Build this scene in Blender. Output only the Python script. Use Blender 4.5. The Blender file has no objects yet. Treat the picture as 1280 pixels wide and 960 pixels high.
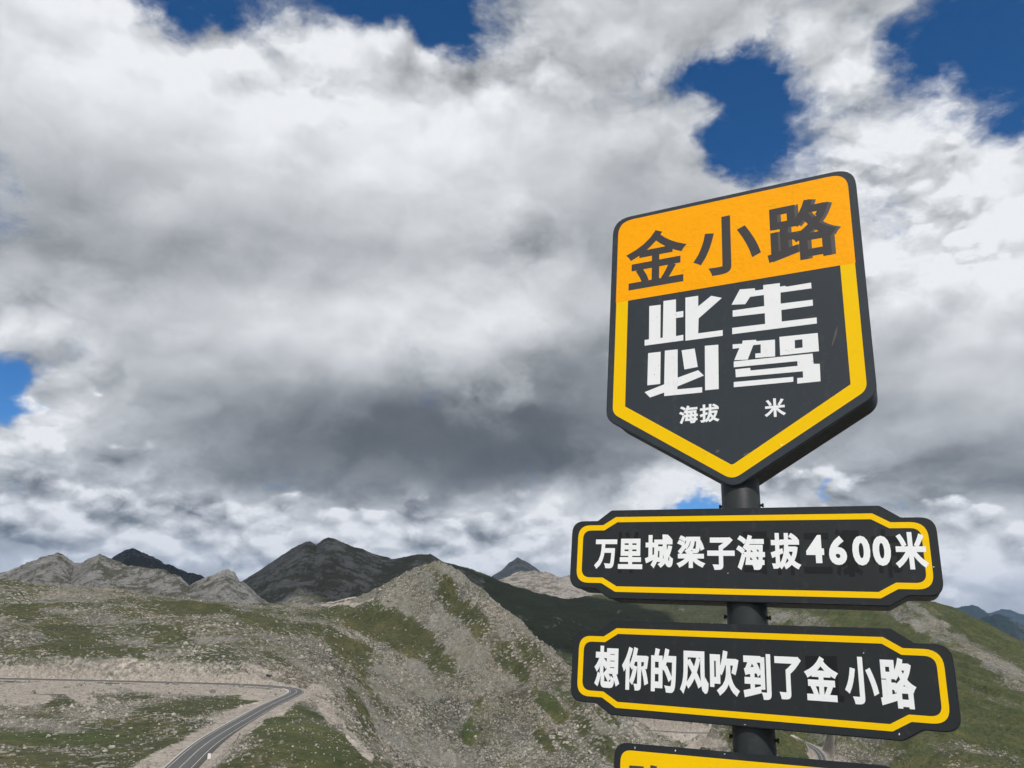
import bpy, bmesh, math, random
import numpy as np
from mathutils import Vector, Matrix

R = math.radians
scene = bpy.context.scene
COL = scene.collection

# ----------------------------------------------------------------------------
# camera, sky, sun, exposure
# ----------------------------------------------------------------------------
FPX, PITCH, ROLL = 980.5, R(16.5), R(1.5)          # focal length in photo pixels (1280 wide)

def cam_axes(pitch, roll):
    cp, sp = math.cos(pitch), math.sin(pitch)
    f = np.array([0, cp, sp]); r = np.array([1.0, 0, 0]); u = np.array([0, -sp, cp])
    cr, sr = math.cos(roll), math.sin(roll)
    return cr * r + sr * u, -sr * r + cr * u, f

CR, CU, CF = cam_axes(PITCH, ROLL)

def ray(px, py):
    return CF + (px - 640) / FPX * CR - (py - 480) / FPX * CU

def azel(px, py):
    d = ray(px, py)
    return math.atan2(d[0], d[1]), d[2] / math.hypot(d[0], d[1])      # azimuth, tan(elevation)

cam = bpy.data.objects.new('camera', bpy.data.cameras.new('camera'))
COL.objects.link(cam)
cam.data.sensor_fit = 'HORIZONTAL'
cam.data.sensor_width = 36.0
cam.data.lens = 36.0 * FPX / 1280.0
cam.data.clip_start = 0.05
cam.data.clip_end = 90000
cam.matrix_world = Matrix(((CR[0], CU[0], -CF[0], 0), (CR[1], CU[1], -CF[1], 0), (CR[2], CU[2], -CF[2], 0), (0, 0, 0, 1)))
scene.camera = cam

SUN_AZ, SUN_EL = R(170), R(54)                      # azimuth clockwise from +Y
SUN_DIR = Vector((math.sin(SUN_AZ) * math.cos(SUN_EL), math.cos(SUN_AZ) * math.cos(SUN_EL), math.sin(SUN_EL)))
sun = bpy.data.objects.new('sun', bpy.data.lights.new('sun', 'SUN'))
COL.objects.link(sun)
sun.data.energy = 3.9
sun.data.angle = R(0.55)
sun.data.color = (1.0, 0.955, 0.89)
sun.rotation_euler = (-SUN_DIR).to_track_quat('-Z', 'Y').to_euler()
sun.location = (0, 0, 60)

scene.view_settings.view_transform = 'Standard'
scene.view_settings.look = 'None'
scene.view_settings.exposure = 0.0
scene.view_settings.gamma = 1.0
scene.view_settings.use_curve_mapping = False
scene.render.engine = 'CYCLES'
scene.cycles.max_bounces = 5
scene.cycles.diffuse_bounces = 2
scene.cycles.glossy_bounces = 2
scene.cycles.volume_bounces = 0
scene.cycles.use_denoising = True
scene.cycles.use_adaptive_sampling = True
scene.cycles.adaptive_threshold = 0.02
scene.cycles.adaptive_min_samples = 12

world = bpy.data.worlds.new('World')
scene.world = world
world.use_nodes = True


class NT:
    """tiny helper for building node trees"""
    def __init__(self, tree):
        self.t = tree; self.n = tree.nodes; self.l = tree.links
    def put(self, sock, v):
        if isinstance(v, bpy.types.NodeSocket):
            self.l.new(v, sock)
        elif v is not None:
            sock.default_value = v
    def node(self, typ, **kw):
        nd = self.n.new(typ)
        for k, v in kw.items():
            setattr(nd, k, v)
        return nd
    def m(self, op, a, b=None, c=None, clamp=False):
        nd = self.n.new('ShaderNodeMath'); nd.operation = op; nd.use_clamp = clamp
        for i, v in enumerate((a, b, c)):
            self.put(nd.inputs[i], v)
        return nd.outputs[0]
    def v(self, op, a, b=None, s=None):
        nd = self.n.new('ShaderNodeVectorMath'); nd.operation = op
        self.put(nd.inputs[0], a); self.put(nd.inputs[1], b)
        if s is not None:
            self.put(nd.inputs[3], s)
        return nd.outputs['Value'] if op in ('LENGTH', 'DOT_PRODUCT', 'DISTANCE') else nd.outputs[0]
    def noise(self, vec, scale, detail=6, rough=0.55, dist=0.0, out=0, lac=2.0):
        nd = self.n.new('ShaderNodeTexNoise')
        self.put(nd.inputs['Vector'], vec); nd.inputs['Scale'].default_value = scale
        nd.inputs['Detail'].default_value = detail; nd.inputs['Roughness'].default_value = rough
        nd.inputs['Distortion'].default_value = dist; nd.inputs['Lacunarity'].default_value = lac
        return nd.outputs[out]
    def voro(self, vec, scale, feature='F1', out='Distance', rnd=1.0):
        nd = self.n.new('ShaderNodeTexVoronoi'); nd.feature = feature
        self.put(nd.inputs['Vector'], vec); nd.inputs['Scale'].default_value = scale
        nd.inputs['Randomness'].default_value = rnd
        return nd.outputs[out]
    def rng(self, x, a, b, c=0.0, d=1.0, smooth=True):
        nd = self.n.new('ShaderNodeMapRange'); nd.interpolation_type = 'SMOOTHSTEP' if smooth else 'LINEAR'
        self.put(nd.inputs[0], x)
        for i, v in enumerate((a, b, c, d)):
            self.put(nd.inputs[i + 1], v)
        return nd.outputs[0]
    def ramp(self, x, stops, interp='LINEAR'):
        nd = self.n.new('ShaderNodeValToRGB'); nd.color_ramp.interpolation = interp
        e = nd.color_ramp.elements
        while len(e) < len(stops):
            e.new(0.5)
        for el, (p, c) in zip(e, stops):
            el.position = p; el.color = (*c, 1) if len(c) == 3 else c
        self.put(nd.inputs[0], x)
        return nd.outputs[0]
    def mix(self, f, a, b, mode='MIX'):
        nd = self.n.new('ShaderNodeMix'); nd.data_type = 'RGBA'; nd.blend_type = mode
        self.put(nd.inputs[0], f)
        for s, v in ((nd.inputs[6], a), (nd.inputs[7], b)):
            if isinstance(v, tuple) and len(v) == 3:
                v = (*v, 1)
            self.put(s, v)
        return nd.outputs[2]
    def xyz(self, v):
        nd = self.n.new('ShaderNodeSeparateXYZ'); self.put(nd.inputs[0], v); return nd.outputs
    def comb(self, x, y, z=0.0):
        nd = self.n.new('ShaderNodeCombineXYZ')
        for i, v in enumerate((x, y, z)):
            self.put(nd.inputs[i], v)
        return nd.outputs[0]
    def attr(self, name):
        nd = self.n.new('ShaderNodeAttribute'); nd.attribute_name = name; return nd.outputs['Fac']


def build_sky():
    t = NT(world.node_tree); t.n.clear()
    out = t.node('ShaderNodeOutputWorld'); bg = t.node('ShaderNodeBackground')
    bg.inputs['Strength'].default_value = 0.1
    t.l.new(bg.outputs[0], out.inputs[0])
    world.cycles.sampling_method = 'MANUAL'; world.cycles.sample_map_resolution = 256
    sky = t.node('ShaderNodeTexSky'); sky.sky_type = 'NISHITA'; sky.sun_disc = False
    sky.sun_elevation = SUN_EL; sky.sun_rotation = SUN_AZ
    sky.altitude = 4600; sky.air_density = 1.0; sky.dust_density = 0.0; sky.ozone_density = 3.0
    hs = t.node('ShaderNodeHueSaturation'); hs.inputs['Saturation'].default_value = 1.28; hs.inputs['Value'].default_value = 1.28
    t.l.new(sky.outputs[0], hs.inputs['Color'])
    d = t.v('NORMALIZE', t.node('ShaderNodeTexCoord').outputs['Generated'])
    x, y, z = t.xyz(d)
    ae = t.comb(t.m('ARCTAN2', x, y), t.m('ARCSINE', z), 0.0)
    # cloud space: directions, flattened so that towers get wider than tall towards the horizon
    P = t.comb(x, y, t.m('MULTIPLY', z, 1.45))
    UPV = (0.0, 0.0, 1.0)
    w1 = t.v('SUBTRACT', t.noise(P, 3.0, 5, 0.55, 0.0, 1), (0.5, 0.5, 0.5))
    w2 = t.v('SUBTRACT', t.noise(P, 12.0, 5, 0.6, 0.0, 1), (0.5, 0.5, 0.5))
    Q = t.v('ADD', P, t.v('ADD', t.v('SCALE', w1, s=0.14), t.v('SCALE', w2, s=0.05)))    # warped, for billows
    aw = t.v('ADD', t.v('ADD', ae, t.v('MULTIPLY', w1, (0.20, 0.16, 0))), t.v('MULTIPLY', w2, (0.085, 0.075, 0)))
    ab = t.v('ADD', t.v('ADD', ae, t.v('MULTIPLY', w1, (0.20, 0.12, 0))), t.v('MULTIPLY', w2, (0.05, 0.04, 0)))

    def lobes(src, items):
        acc = None
        for px, py, rx, ry, w in items:
            a, te = azel(px, py); e = math.atan(te)
            q = t.v('SUBTRACT', src, (a, e, 0))
            q = t.v('MULTIPLY', q, (FPX / rx * math.cos(e), FPX / ry, 0))
            g = t.rng(t.v('LENGTH', q), 0.0, 1.25, w, 0.0)
            acc = g if acc is None else t.m('ADD', acc, g)
        return acc
    holes = lobes(aw, [(255, -16, 125, 66, 1.15), (470, -20, 120, 66, 1.1), (560, 25, 60, 60, 0.7),
                       (962, 128, 92, 100, 1.2), (905, 100, 75, 45, 0.5), (930, 190, 50, 40, 0.4), (1238, 30, 90, 80, 0.9), (1260, 140, 80, 55, 0.95), (1150, 105, 90, 40, 0.35),
                       (-6, 478, 54, 62, 1.15), (42, 520, 50, 22, 0.6), (872, 628, 44, 24, 1.15), (1066, 622, 22, 12, 0.7),
                       (640, 40, 120, 60, 0.40), (1120, 60, 110, 80, 0.30), (1150, 645, 70, 16, 0.4), (800, 150, 90, 60, 0.22),
                       (-360, 120, 260, 120, 1.0), (1750, 330, 240, 150, 0.9), (700, -420, 300, 140, 0.9)])
    lights = lobes(ab, LIGHTS)
    darks = lobes(ab, DARKS)
    crisp = lobes(ab, [(40, 470, 130, 130, 0.8), (1150, 240, 190, 170, 0.9), (330, 60, 330, 90, 0.75), (300, 665, 560, 70, 1.0), (900, 620, 300, 70, 0.7), (640, 60, 160, 110, 0.7),
                       (1000, 90, 260, 140, 0.7), (640, 300, 90, 60, 0.4), (1200, 700, 160, 80, 0.7), (620, 500, 90, 60, 0.5), (80, 600, 220, 70, 0.5)])

    def dens(src):
        """billowy cloud density at two sizes"""
        a = t.m('SUBTRACT', 1.0, t.voro(src, 5.0, 'F1'))
        b = t.m('SUBTRACT', 1.0, t.voro(src, 14.0, 'F1'))
        c = t.noise(src, 22.0, 5, 0.62)
        return t.m('ADD', t.m('MULTIPLY', a, 0.55), t.m('ADD', t.m('MULTIPLY', b, 0.30), t.m('MULTIPLY', c, 0.32)))
    d0 = dens(Q)
    d1 = dens(t.v('ADD', Q, (-0.012, -0.010, 0.030)))
    n1 = t.noise(P, 2.2, 4, 0.5)
    n2 = t.noise(P, 7.0, 6, 0.58)
    cov = t.m('SUBTRACT', 1.05, holes)
    cov = t.m('ADD', cov, t.m('MULTIPLY', t.m('SUBTRACT', n1, 0.5), 0.7))
    cov = t.m('ADD', cov, t.m('MULTIPLY', t.m('SUBTRACT', n2, 0.5), 1.35))
    cov = t.m('ADD', cov, t.m('MULTIPLY', t.m('SUBTRACT', d0, 0.72), 0.55))
    cov = t.m('ADD', cov, t.m('MULTIPLY', t.m('SUBTRACT', t.noise(Q, 26.0, 6, 0.66), 0.5), 0.75))
    alpha = t.rng(cov, 0.04, 0.74)
    relief = t.m('MULTIPLY', t.m('SUBTRACT', d0, d1), 2.1)
    relief = t.m('MULTIPLY', relief, t.m('ADD', 0.27, crisp))
    b = t.m('SUBTRACT', t.m('ADD', 0.60, lights), darks)
    b = t.m('ADD', b, relief)
    b = t.m('ADD', b, t.m('MULTIPLY', t.m('SUBTRACT', n2, 0.5), 0.13))
    b = t.m('ADD', b, t.m('MULTIPLY', t.m('SUBTRACT', n1, 0.5), 0.20))
    b = t.m('SUBTRACT', b, t.m('MULTIPLY', t.m('SUBTRACT', 1.0, alpha), 0.15))
    # nearer the horizon and at the flanks: banks of small crisp cumulus in front of the sheet
    bank = lobes(ab, [(200, 668, 420, 62, 0.85), (560, 672, 330, 62, 0.85), (1000, 680, 420, 70, 0.75), (30, 560, 170, 110, 0.75), (-40, 430, 150, 90, 0.6),
                      (1150, 260, 230, 190, 0.80), (930, 600, 260, 60, 0.6), (330, 55, 280, 60, 0.50), 
                      (-500, 640, 500, 90, 0.8), (1800, 660, 500, 90, 0.8)])
    Q2 = t.v('ADD', t.comb(x, y, t.m('MULTIPLY', z, 1.7)), t.v('ADD', t.v('SCALE', w1, s=0.06), t.v('SCALE', w2, s=0.035)))
    def puffs(src):
        a = t.m('SUBTRACT', 1.0, t.voro(src, 11.0, 'F1')); c = t.m('SUBTRACT', 1.0, t.voro(src, 31.0, 'F1'))
        return t.m('ADD', t.m('MULTIPLY', a, 0.60), t.m('ADD', t.m('MULTIPLY', c, 0.27), t.m('MULTIPLY', t.noise(src, 55.0, 4, 0.6), 0.22)))
    f0 = puffs(Q2); f1 = puffs(t.v('ADD', Q2, (0.008, -0.004, 0.020)))
    aC = t.m('MULTIPLY', t.rng(t.m('ADD', f0, t.m('MULTIPLY', bank, 0.5)), 0.84, 1.0), t.rng(bank, 0.12, 0.40))
    bC = t.m('ADD', t.m('MULTIPLY_ADD', t.m('SUBTRACT', f0, f1), 2.2, 0.60), t.m('MULTIPLY', t.m('SUBTRACT', b, 0.6), 0.55))
    bC = t.m('ADD', bC, t.m('MULTIPLY', t.m('SUBTRACT', n2, 0.5), 0.8))
    b = t.m('ADD', b, t.m('MULTIPLY', aC, t.m('SUBTRACT', bC, b)))
    b = t.m('MULTIPLY_ADD', b, 0.8, 0.2, True)
    cloud = t.ramp(b, [(0.0, (0.080, 0.087, 0.094)), (0.2, (0.130, 0.141, 0.151)), (0.4, (0.26, 0.277, 0.294)), (0.6, (0.45, 0.47, 0.495)),
                       (0.8, (0.645, 0.665, 0.69)), (1.0, (0.87, 0.885, 0.91))])
    cloud = t.v('SCALE', cloud, s=10.0)
    t.l.new(t.mix(alpha, hs.outputs[0], cloud), bg.inputs['Color'])
LIGHTS = [(150, 70, 330, 190, 0.23), (420, 130, 300, 170, 0.27), (620, 260, 200, 160, 0.13),
          (1130, 220, 200, 150, 0.46), (1215, 330, 150, 150, 0.30), (1010, 170, 60, 110, 0.1),
          (420, 415, 260, 75, 0.32), (70, 415, 150, 70, 0.18), (620, 385, 180, 60, 0.20), (40, 570, 130, 60, 0.30),
          (330, 662, 460, 46, 0.30), (620, 672, 360, 50, 0.26), (60, 680, 200, 40, 0.18), (1000, 690, 400, 60, 0.16), (1100, 575, 200, 34, 0.12), (1190, 690, 120, 50, 0.16),
          (700, 650, 160, 40, 0.15), (910, 620, 160, 40, 0.3), (760, 60, 200, 90, 0.1), (1140, 110, 130, 70, 0.12)]
DARKS = [(480, 530, 360, 130, 0.44), (500, 565, 240, 80, 0.17), (640, 595, 220, 60, 0.13), (300, 605, 260, 55, 0.14), (130, 265, 280, 110, 0.13),
         (560, 315, 330, 80, 0.10), (770, 300, 130, 90, 0.16), (250, 350, 200, 70, 0.09), (60, 330, 160, 60, 0.12), (730, 470, 120, 120, 0.14),
         (700, 545, 200, 80, 0.20), (1150, 585, 260, 75, 0.24), (1010, 520, 160, 70, 0.15), (1240, 610, 160, 60, 0.16),
         (1130, 425, 150, 60, 0.12), (120, 620, 240, 42, 0.26), (620, 700, 120, 22, 0.28), (560, 30, 180, 80, 0.12), (870, 480, 200, 100, 0.14), (90, 690, 160, 20, 0.2)]

build_sky()

# ----------------------------------------------------------------------------
# small helpers
# ----------------------------------------------------------------------------
rnd = random.Random(7)

def link(name, me, mat=None, parent=None):
    o = bpy.data.objects.new(name, me); COL.objects.link(o)
    if mat is not None:
        me.materials.append(mat)
    if parent is not None:
        o.parent = parent
    return o

def tag(o, label=None, cat=None, group=None, kind=None):
    for k, v in (('label', label), ('category', cat), ('group', group), ('kind', kind)):
        if v:
            o[k] = v
    return o

def mesh_np(name, verts, quads, smooth=True):
    me = bpy.data.meshes.new(name)
    verts = np.asarray(verts, np.float32); quads = np.asarray(quads, np.int32)
    k = quads.shape[1]
    me.vertices.add(len(verts)); me.vertices.foreach_set('co', verts.ravel())
    me.loops.add(quads.size); me.loops.foreach_set('vertex_index', quads.ravel())
    me.polygons.add(len(quads)); me.polygons.foreach_set('loop_start', np.arange(0, quads.size, k, dtype=np.int32))
    me.update(calc_edges=True); me.validate()
    if smooth:
        me.polygons.foreach_set('use_smooth', np.ones(len(quads), bool))
    return me

def add_attr(me, name, arr):
    a = me.attributes.new(name, 'FLOAT', 'POINT')
    a.data.foreach_set('value', np.asarray(arr, np.float32).ravel())

_perm = np.random.RandomState(11).randint(0, 1 << 16, 1 << 12)
def _hash(ix, iy, seed):
    h = _perm[(ix + seed * 131) & 4095]
    h = _perm[(h + iy * 17 + seed * 7) & 4095]
    return _perm[(h + iy) & 4095].astype(np.float32) / 65535.0

def vnoise(x, y, seed=0):
    ix = np.floor(x).astype(np.int64); iy = np.floor(y).astype(np.int64)
    fx = (x - ix).astype(np.float32); fy = (y - iy).astype(np.float32)
    ux = fx * fx * fx * (fx * (fx * 6 - 15) + 10); uy = fy * fy * fy * (fy * (fy * 6 - 15) + 10)
    a = _hash(ix, iy, seed); b = _hash(ix + 1, iy, seed); c = _hash(ix, iy + 1, seed); d = _hash(ix + 1, iy + 1, seed)
    return (a * (1 - ux) + b * ux) * (1 - uy) + (c * (1 - ux) + d * ux) * uy - 0.5

def fbm(x, y, scale, octs=5, gain=0.5, seed=0, ridged=False):
    s = 0.0; amp = 1.0; tot = 0.0
    x = x / scale; y = y / scale
    for i in range(octs):
        n = vnoise(x, y, seed + i * 3)
        if ridged:
            n = 0.5 - np.abs(n) * 2
        s = s + n * amp; tot += amp; amp *= gain
        x, y = (x * 0.8 - y * 0.6) * 2.03 + 5.2, (x * 0.6 + y * 0.8) * 2.03 + 1.3
    return s / tot

def sstep(a, b, x):
    t = np.clip((x - a) / (b - a), 0, 1)
    return t * t * (3 - 2 * t)

def project(x, y, z):
    dx = x * CR[0] + y * CR[1] + z * CR[2]; dy = x * CU[0] + y * CU[1] + z * CU[2]; dz = x * CF[0] + y * CF[1] + z * CF[2]
    dz = np.where(dz > 1e-3, dz, 1e-3)
    return 640 + FPX * dx / dz, 480 - FPX * dy / dz

# ----------------------------------------------------------------------------
# materials
# ----------------------------------------------------------------------------
MATS = {}
def new_mat(name):
    m = bpy.data.materials.new(name); m.use_nodes = True
    t = NT(m.node_tree); p = t.n['Principled BSDF']; MATS[name] = m
    return m, t, p

def coord(t, kind='Object'):
    return t.node('ShaderNodeTexCoord').outputs[kind]

def bump(t, p, h, strength=0.4, dist=0.1):
    b = t.node('ShaderNodeBump'); b.inputs['Strength'].default_value = strength; b.inputs['Distance'].default_value = dist
    t.put(b.inputs['Height'], h); t.l.new(b.outputs[0], p.inputs['Normal'])

def ground_material():
    m, t, p = new_mat('alpine_ground')
    g = coord(t)
    grass = t.attr('grass'); dirt = t.attr('dirt'); streak = t.attr('streak'); fresh = t.attr('lush')
    nf = t.noise(g, 0.35, 8, 0.62); nm = t.noise(g, 0.06, 6, 0.58); nl = t.noise(g, 0.012, 4, 0.5)
    # stones: two sizes of cells with individual tone and dark joints
    wob = t.v('ADD', g, t.v('SCALE', t.v('SUBTRACT', t.noise(g, 0.9, 2, 0.5, 0, 1), (0.5, 0.5, 0.5)), s=0.9))
    c1 = t.voro(wob, 0.55, 'F1', 'Color'); e1 = t.voro(wob, 0.55, 'DISTANCE_TO_EDGE', 'Distance')
    c2 = t.voro(wob, 1.3, 'F1', 'Color'); e2 = t.voro(wob, 1.3, 'DISTANCE_TO_EDGE', 'Distance')
    v1 = t.xyz(c1)[0]; v2 = t.xyz(c2)[1]
    tone = t.m('ADD', t.m('MULTIPLY', v1, 0.5), t.m('MULTIPLY', v2, 0.5))
    tone = t.m('ADD', t.m('SUBTRACT', tone, 0.06), t.m('ADD', t.m('MULTIPLY', t.m('SUBTRACT', nm, 0.5), 0.8), t.m('MULTIPLY', t.m('SUBTRACT', nl, 0.5), 0.7)))
    tone = t.m('ADD', tone, t.m('MULTIPLY', streak, 0.19))
    rock = t.ramp(tone, [(0.0, (0.07, 0.069, 0.058)), (0.35, (0.19, 0.184, 0.16)), (0.6, (0.325, 0.312, 0.282)), (1.0, (0.53, 0.51, 0.475))])
    rock = t.mix(t.rng(nl, 0.4, 0.65), rock, t.mix(1.0, rock, (1.04, 0.94, 0.89), 'MULTIPLY'))
    fine = t.rng(t.noise(g, 0.022, 5, 0.6), 0.44, 0.60)
    rock = t.mix(t.m('MULTIPLY', fine, 0.8), rock, t.ramp(t.m('ADD', nf, t.m('MULTIPLY', streak, 0.06)), [(0.25, (0.13, 0.126, 0.112)), (0.5, (0.225, 0.218, 0.195)), (0.75, (0.33, 0.318, 0.29))]))
    joint = t.rng(t.m('MINIMUM', e1, t.m('MULTIPLY', e2, 1.6)), 0.0, 0.12)
    rock = t.mix(t.m('MULTIPLY', t.m('SUBTRACT', 1.0, joint), t.m('MULTIPLY_ADD', fine, -0.6, 0.8)), rock, (0.04, 0.043, 0.026))
    # lichen and thin turf between the stones
    rock = t.mix(t.m('MULTIPLY', t.rng(nm, 0.44, 0.70), 0.5), rock, (0.115, 0.118, 0.066))
    gr = t.ramp(t.m('ADD', t.m('MULTIPLY', nf, 0.6), t.m('MULTIPLY', nm, 0.4)),
                [(0.25, (0.021, 0.025, 0.013)), (0.48, (0.046, 0.052, 0.025)), (0.66, (0.078, 0.081, 0.041)), (0.85, (0.125, 0.115, 0.070))])
    gr = t.mix(t.rng(t.noise(g, 0.03, 5, 0.6), 0.45, 0.62), gr, t.mix(1.0, gr, (1.22, 1.1, 1.05), 'MULTIPLY'))
    gr = t.mix(t.m('MULTIPLY', t.rng(t.noise(g, 0.5, 3, 0.6), 0.54, 0.62), 0.55), gr, (0.018, 0.021, 0.010))
    gr = t.mix(fresh, gr, t.mix(1.0, gr, (1.02, 1.22, 0.98), 'MULTIPLY'))
    di = t.ramp(t.m('ADD', t.m('MULTIPLY', nf, 0.7), t.m('MULTIPLY', v2, 0.3)),
                [(0.2, (0.18, 0.155, 0.13)), (0.5, (0.34, 0.305, 0.268)), (0.8, (0.47, 0.435, 0.395))])
    gm = t.m('ADD', grass, t.m('ADD', t.m('MULTIPLY', t.m('SUBTRACT', nf, 0.5), 0.9), t.m('MULTIPLY', t.m('SUBTRACT', nm, 0.5), 0.7)))
    gm = t.m('ADD', gm, t.m('MULTIPLY', t.m('SUBTRACT', t.noise(g, 1.4, 4, 0.65), 0.5), 0.55))
    gm = t.m('SUBTRACT', gm, t.m('MULTIPLY', t.m('MULTIPLY', t.rng(v1, 0.66, 0.95), 0.42), t.m('MULTIPLY_ADD', fresh, -1.6, 1.0, True)))
    gm = t.rng(gm, 0.30, 0.70)
    dm = t.rng(t.m('ADD', dirt, t.m('MULTIPLY', t.m('SUBTRACT', nf, 0.5), 0.7)), 0.38, 0.62)
    col = t.mix(gm, rock, gr)
    col = t.mix(dm, col, di)
    t.l.new(col, p.inputs['Base Color'])
    p.inputs['Roughness'].default_value = 0.95; p.inputs['Specular IOR Level'].default_value = 0.15
    hh = t.m('ADD', t.m('MULTIPLY', t.m('MULTIPLY', joint, t.m('SUBTRACT', 1.0, gm)), 0.5), t.m('MULTIPLY', nf, 0.9))
    bump(t, p, hh, 0.8, 0.7)
    return m

def mountain_material(name, rock_a, rock_b, grass_a, cover, scale, streaks=1.0, snow=None):
    """rock and thin turf, mixed by world noise and by steepness"""
    m, t, p = new_mat(name)
    g = coord(t)
    n1 = t.noise(g, 1.0 / (scale * 0.5), 9, 0.62); n2 = t.noise(g, 1.0 / (scale * 0.1), 8, 0.62); n3 = t.noise(g, 1.0 / (scale * 0.022), 5, 0.6); n4 = t.noise(g, 1.0 / (scale * 0.007), 4, 0.65)
    gx, gy, gz = t.xyz(g)
    sv = t.comb(gx, gy, t.m('MULTIPLY', gz, 0.25))
    st = t.noise(sv, 1.0 / (scale * 0.05), 6, 0.6)
    nz = t.xyz(t.node('ShaderNodeNewGeometry').outputs['Normal'])[2]
    k = t.m('ADD', t.m('MULTIPLY', n2, 0.35), t.m('ADD', t.m('MULTIPLY', n3, 0.35), t.m('MULTIPLY', n4, 0.30)))
    k = t.m('ADD', k, t.m('MULTIPLY', t.m('SUBTRACT', st, 0.5), 0.5 * streaks))
    rock = t.ramp(k, [(0.34, rock_a), (0.5, tuple((a + b) / 2 for a, b in zip(rock_a, rock_b))), (0.66, rock_b)])
    gm = t.m('ADD', t.m('MULTIPLY', t.m('SUBTRACT', nz, 0.8), 1.2), t.m('ADD', t.m('ADD', t.m('MULTIPLY', n1, 0.6), t.m('MULTIPLY', n2, 0.4)), t.m('MULTIPLY', t.m('SUBTRACT', k, 0.5), -2.2)))
    gm = t.rng(gm, 0.62 - cover * 0.5, 0.82 - cover * 0.5)
    gr = t.mix(n2, tuple(c * 0.65 for c in grass_a), tuple(c * 1.35 for c in grass_a))
    c = t.mix(gm, rock, gr)
    if snow:
        c = t.mix(t.rng(t.m('ADD', gz, t.m('MULTIPLY', t.m('SUBTRACT', n2, 0.5), snow * 1.3)), snow, snow * 1.1), c, (0.85, 0.87, 0.9))
    t.l.new(c, p.inputs['Base Color'])
    p.inputs['Roughness'].default_value = 0.97; p.inputs['Specular IOR Level'].default_value = 0.1
    bump(t, p, t.m('ADD', t.m('ADD', n3, t.m('MULTIPLY', n4, 0.4)), t.m('MULTIPLY', n2, 2.0)), 1.0, scale * 0.03)
    return m

def paint(name, col, rough=0.45, wear=0.05, dirt_col=(0.25, 0.23, 0.2), dirt_amt=0.10, spec=0.4, scale=6.0, orange_peel=0.06):
    m, t, p = new_mat(name)
    g = coord(t)
    n = t.noise(g, scale, 7, 0.6); n2 = t.noise(g, scale * 7, 5, 0.65)
    sx, sy, sz = t.xyz(g)
    drip = t.noise(t.comb(t.m('MULTIPLY', sx, 24.0), sy, t.m('MULTIPLY', sz, 2.2)), 1.0, 4, 0.6)
    c = t.mix(n, tuple(v * (1 - wear) for v in col), tuple(min(1, v * (1 + wear)) for v in col))
    dm = t.m('MULTIPLY', t.rng(t.m('ADD', t.m('MULTIPLY', n2, 0.5), t.m('MULTIPLY', drip, 0.5)), 0.52, 0.78), dirt_amt)
    c = t.mix(dm, c, dirt_col)
    t.l.new(c, p.inputs['Base Color'])
    t.put(p.inputs['Roughness'], t.rng(n2, 0.3, 0.7, rough - 0.06, rough + 0.1, False))
    p.inputs['Specular IOR Level'].default_value = spec
    bump(t, p, t.m('ADD', n2, t.m('MULTIPLY', n, 2.0)), orange_peel, 0.01)
    return m

ground_material()
paint('charcoal_paint', (0.030, 0.0385, 0.048), 0.5, 0.14, (0.16, 0.15, 0.14), 0.26, spec=0.25, orange_peel=0.03)
paint('charcoal_board', (0.019, 0.0225, 0.0255), 0.5, 0.14, (0.12, 0.11, 0.10), 0.26, spec=0.25, orange_peel=0.03)
paint('housing_black', (0.014, 0.017, 0.021), 0.5, 0.1, (0.1, 0.1, 0.1), 0.15, spec=0.2)
paint('pole_black', (0.028, 0.033, 0.035), 0.45, 0.18, (0.12, 0.11, 0.10), 0.25, spec=0.25)
paint('yellow_film', (0.86, 0.535, 0.0), 0.55, 0.05, (0.50, 0.33, 0.05), 0.35, spec=0.12, orange_peel=0.03)
paint('orange_film', (0.95, 0.385, 0.0), 0.5, 0.05, (0.80, 0.30, 0.0), 0.8, spec=0.12, orange_peel=0.22)
paint('white_film', (0.80, 0.82, 0.84), 0.55, 0.03, (0.48, 0.47, 0.46), 0.38, spec=0.15, orange_peel=0.03)
paint('dark_film', (0.052, 0.050, 0.052), 0.5, 0.08, spec=0.2, orange_peel=0.03)
paint('ghost_film', (0.0105, 0.012, 0.0135), 0.5, 0.1, dirt_amt=0.03, spec=0.2, orange_peel=0.02)
paint('ghost_grey_film', (0.095, 0.088, 0.085), 0.5, 0.1, spec=0.2, orange_peel=0.03)
paint('bolt_black', (0.012, 0.012, 0.013), 0.4, 0.1, spec=0.3)
paint('post_white', (0.75, 0.74, 0.71), 0.6, 0.05, (0.35, 0.3, 0.25), 0.4, scale=2.0)

def asphalt():
    m, t, p = new_mat('asphalt')
    g = coord(t)
    n = t.noise(g, 0.25, 6, 0.6); f = t.noise(g, 6.0, 4, 0.7)
    c = t.mix(n, (0.048, 0.05, 0.052), (0.085, 0.086, 0.086))
    c = t.mix(t.m('MULTIPLY', f, 0.5), c, (0.11, 0.108, 0.104))
    t.l.new(c, p.inputs['Base Color']); p.inputs['Roughness'].default_value = 0.85
    return m
asphalt()
def road_paint():
    m, t, p = new_mat('road_paint')
    g = coord(t)
    f = t.noise(g, 1.2, 6, 0.65)
    t.l.new(t.mix(t.rng(f, 0.45, 0.75), (0.62, 0.62, 0.60), (0.30, 0.30, 0.29)), p.inputs['Base Color']); p.inputs['Roughness'].default_value = 0.7
road_paint()
def concrete():
    m, t, p = new_mat('concrete')
    g = coord(t)
    f = t.noise(g, 0.8, 6, 0.65)
    t.l.new(t.mix(f, (0.34, 0.32, 0.29), (0.5, 0.48, 0.45)), p.inputs['Base Color']); p.inputs['Roughness'].default_value = 0.9
concrete()
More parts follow.
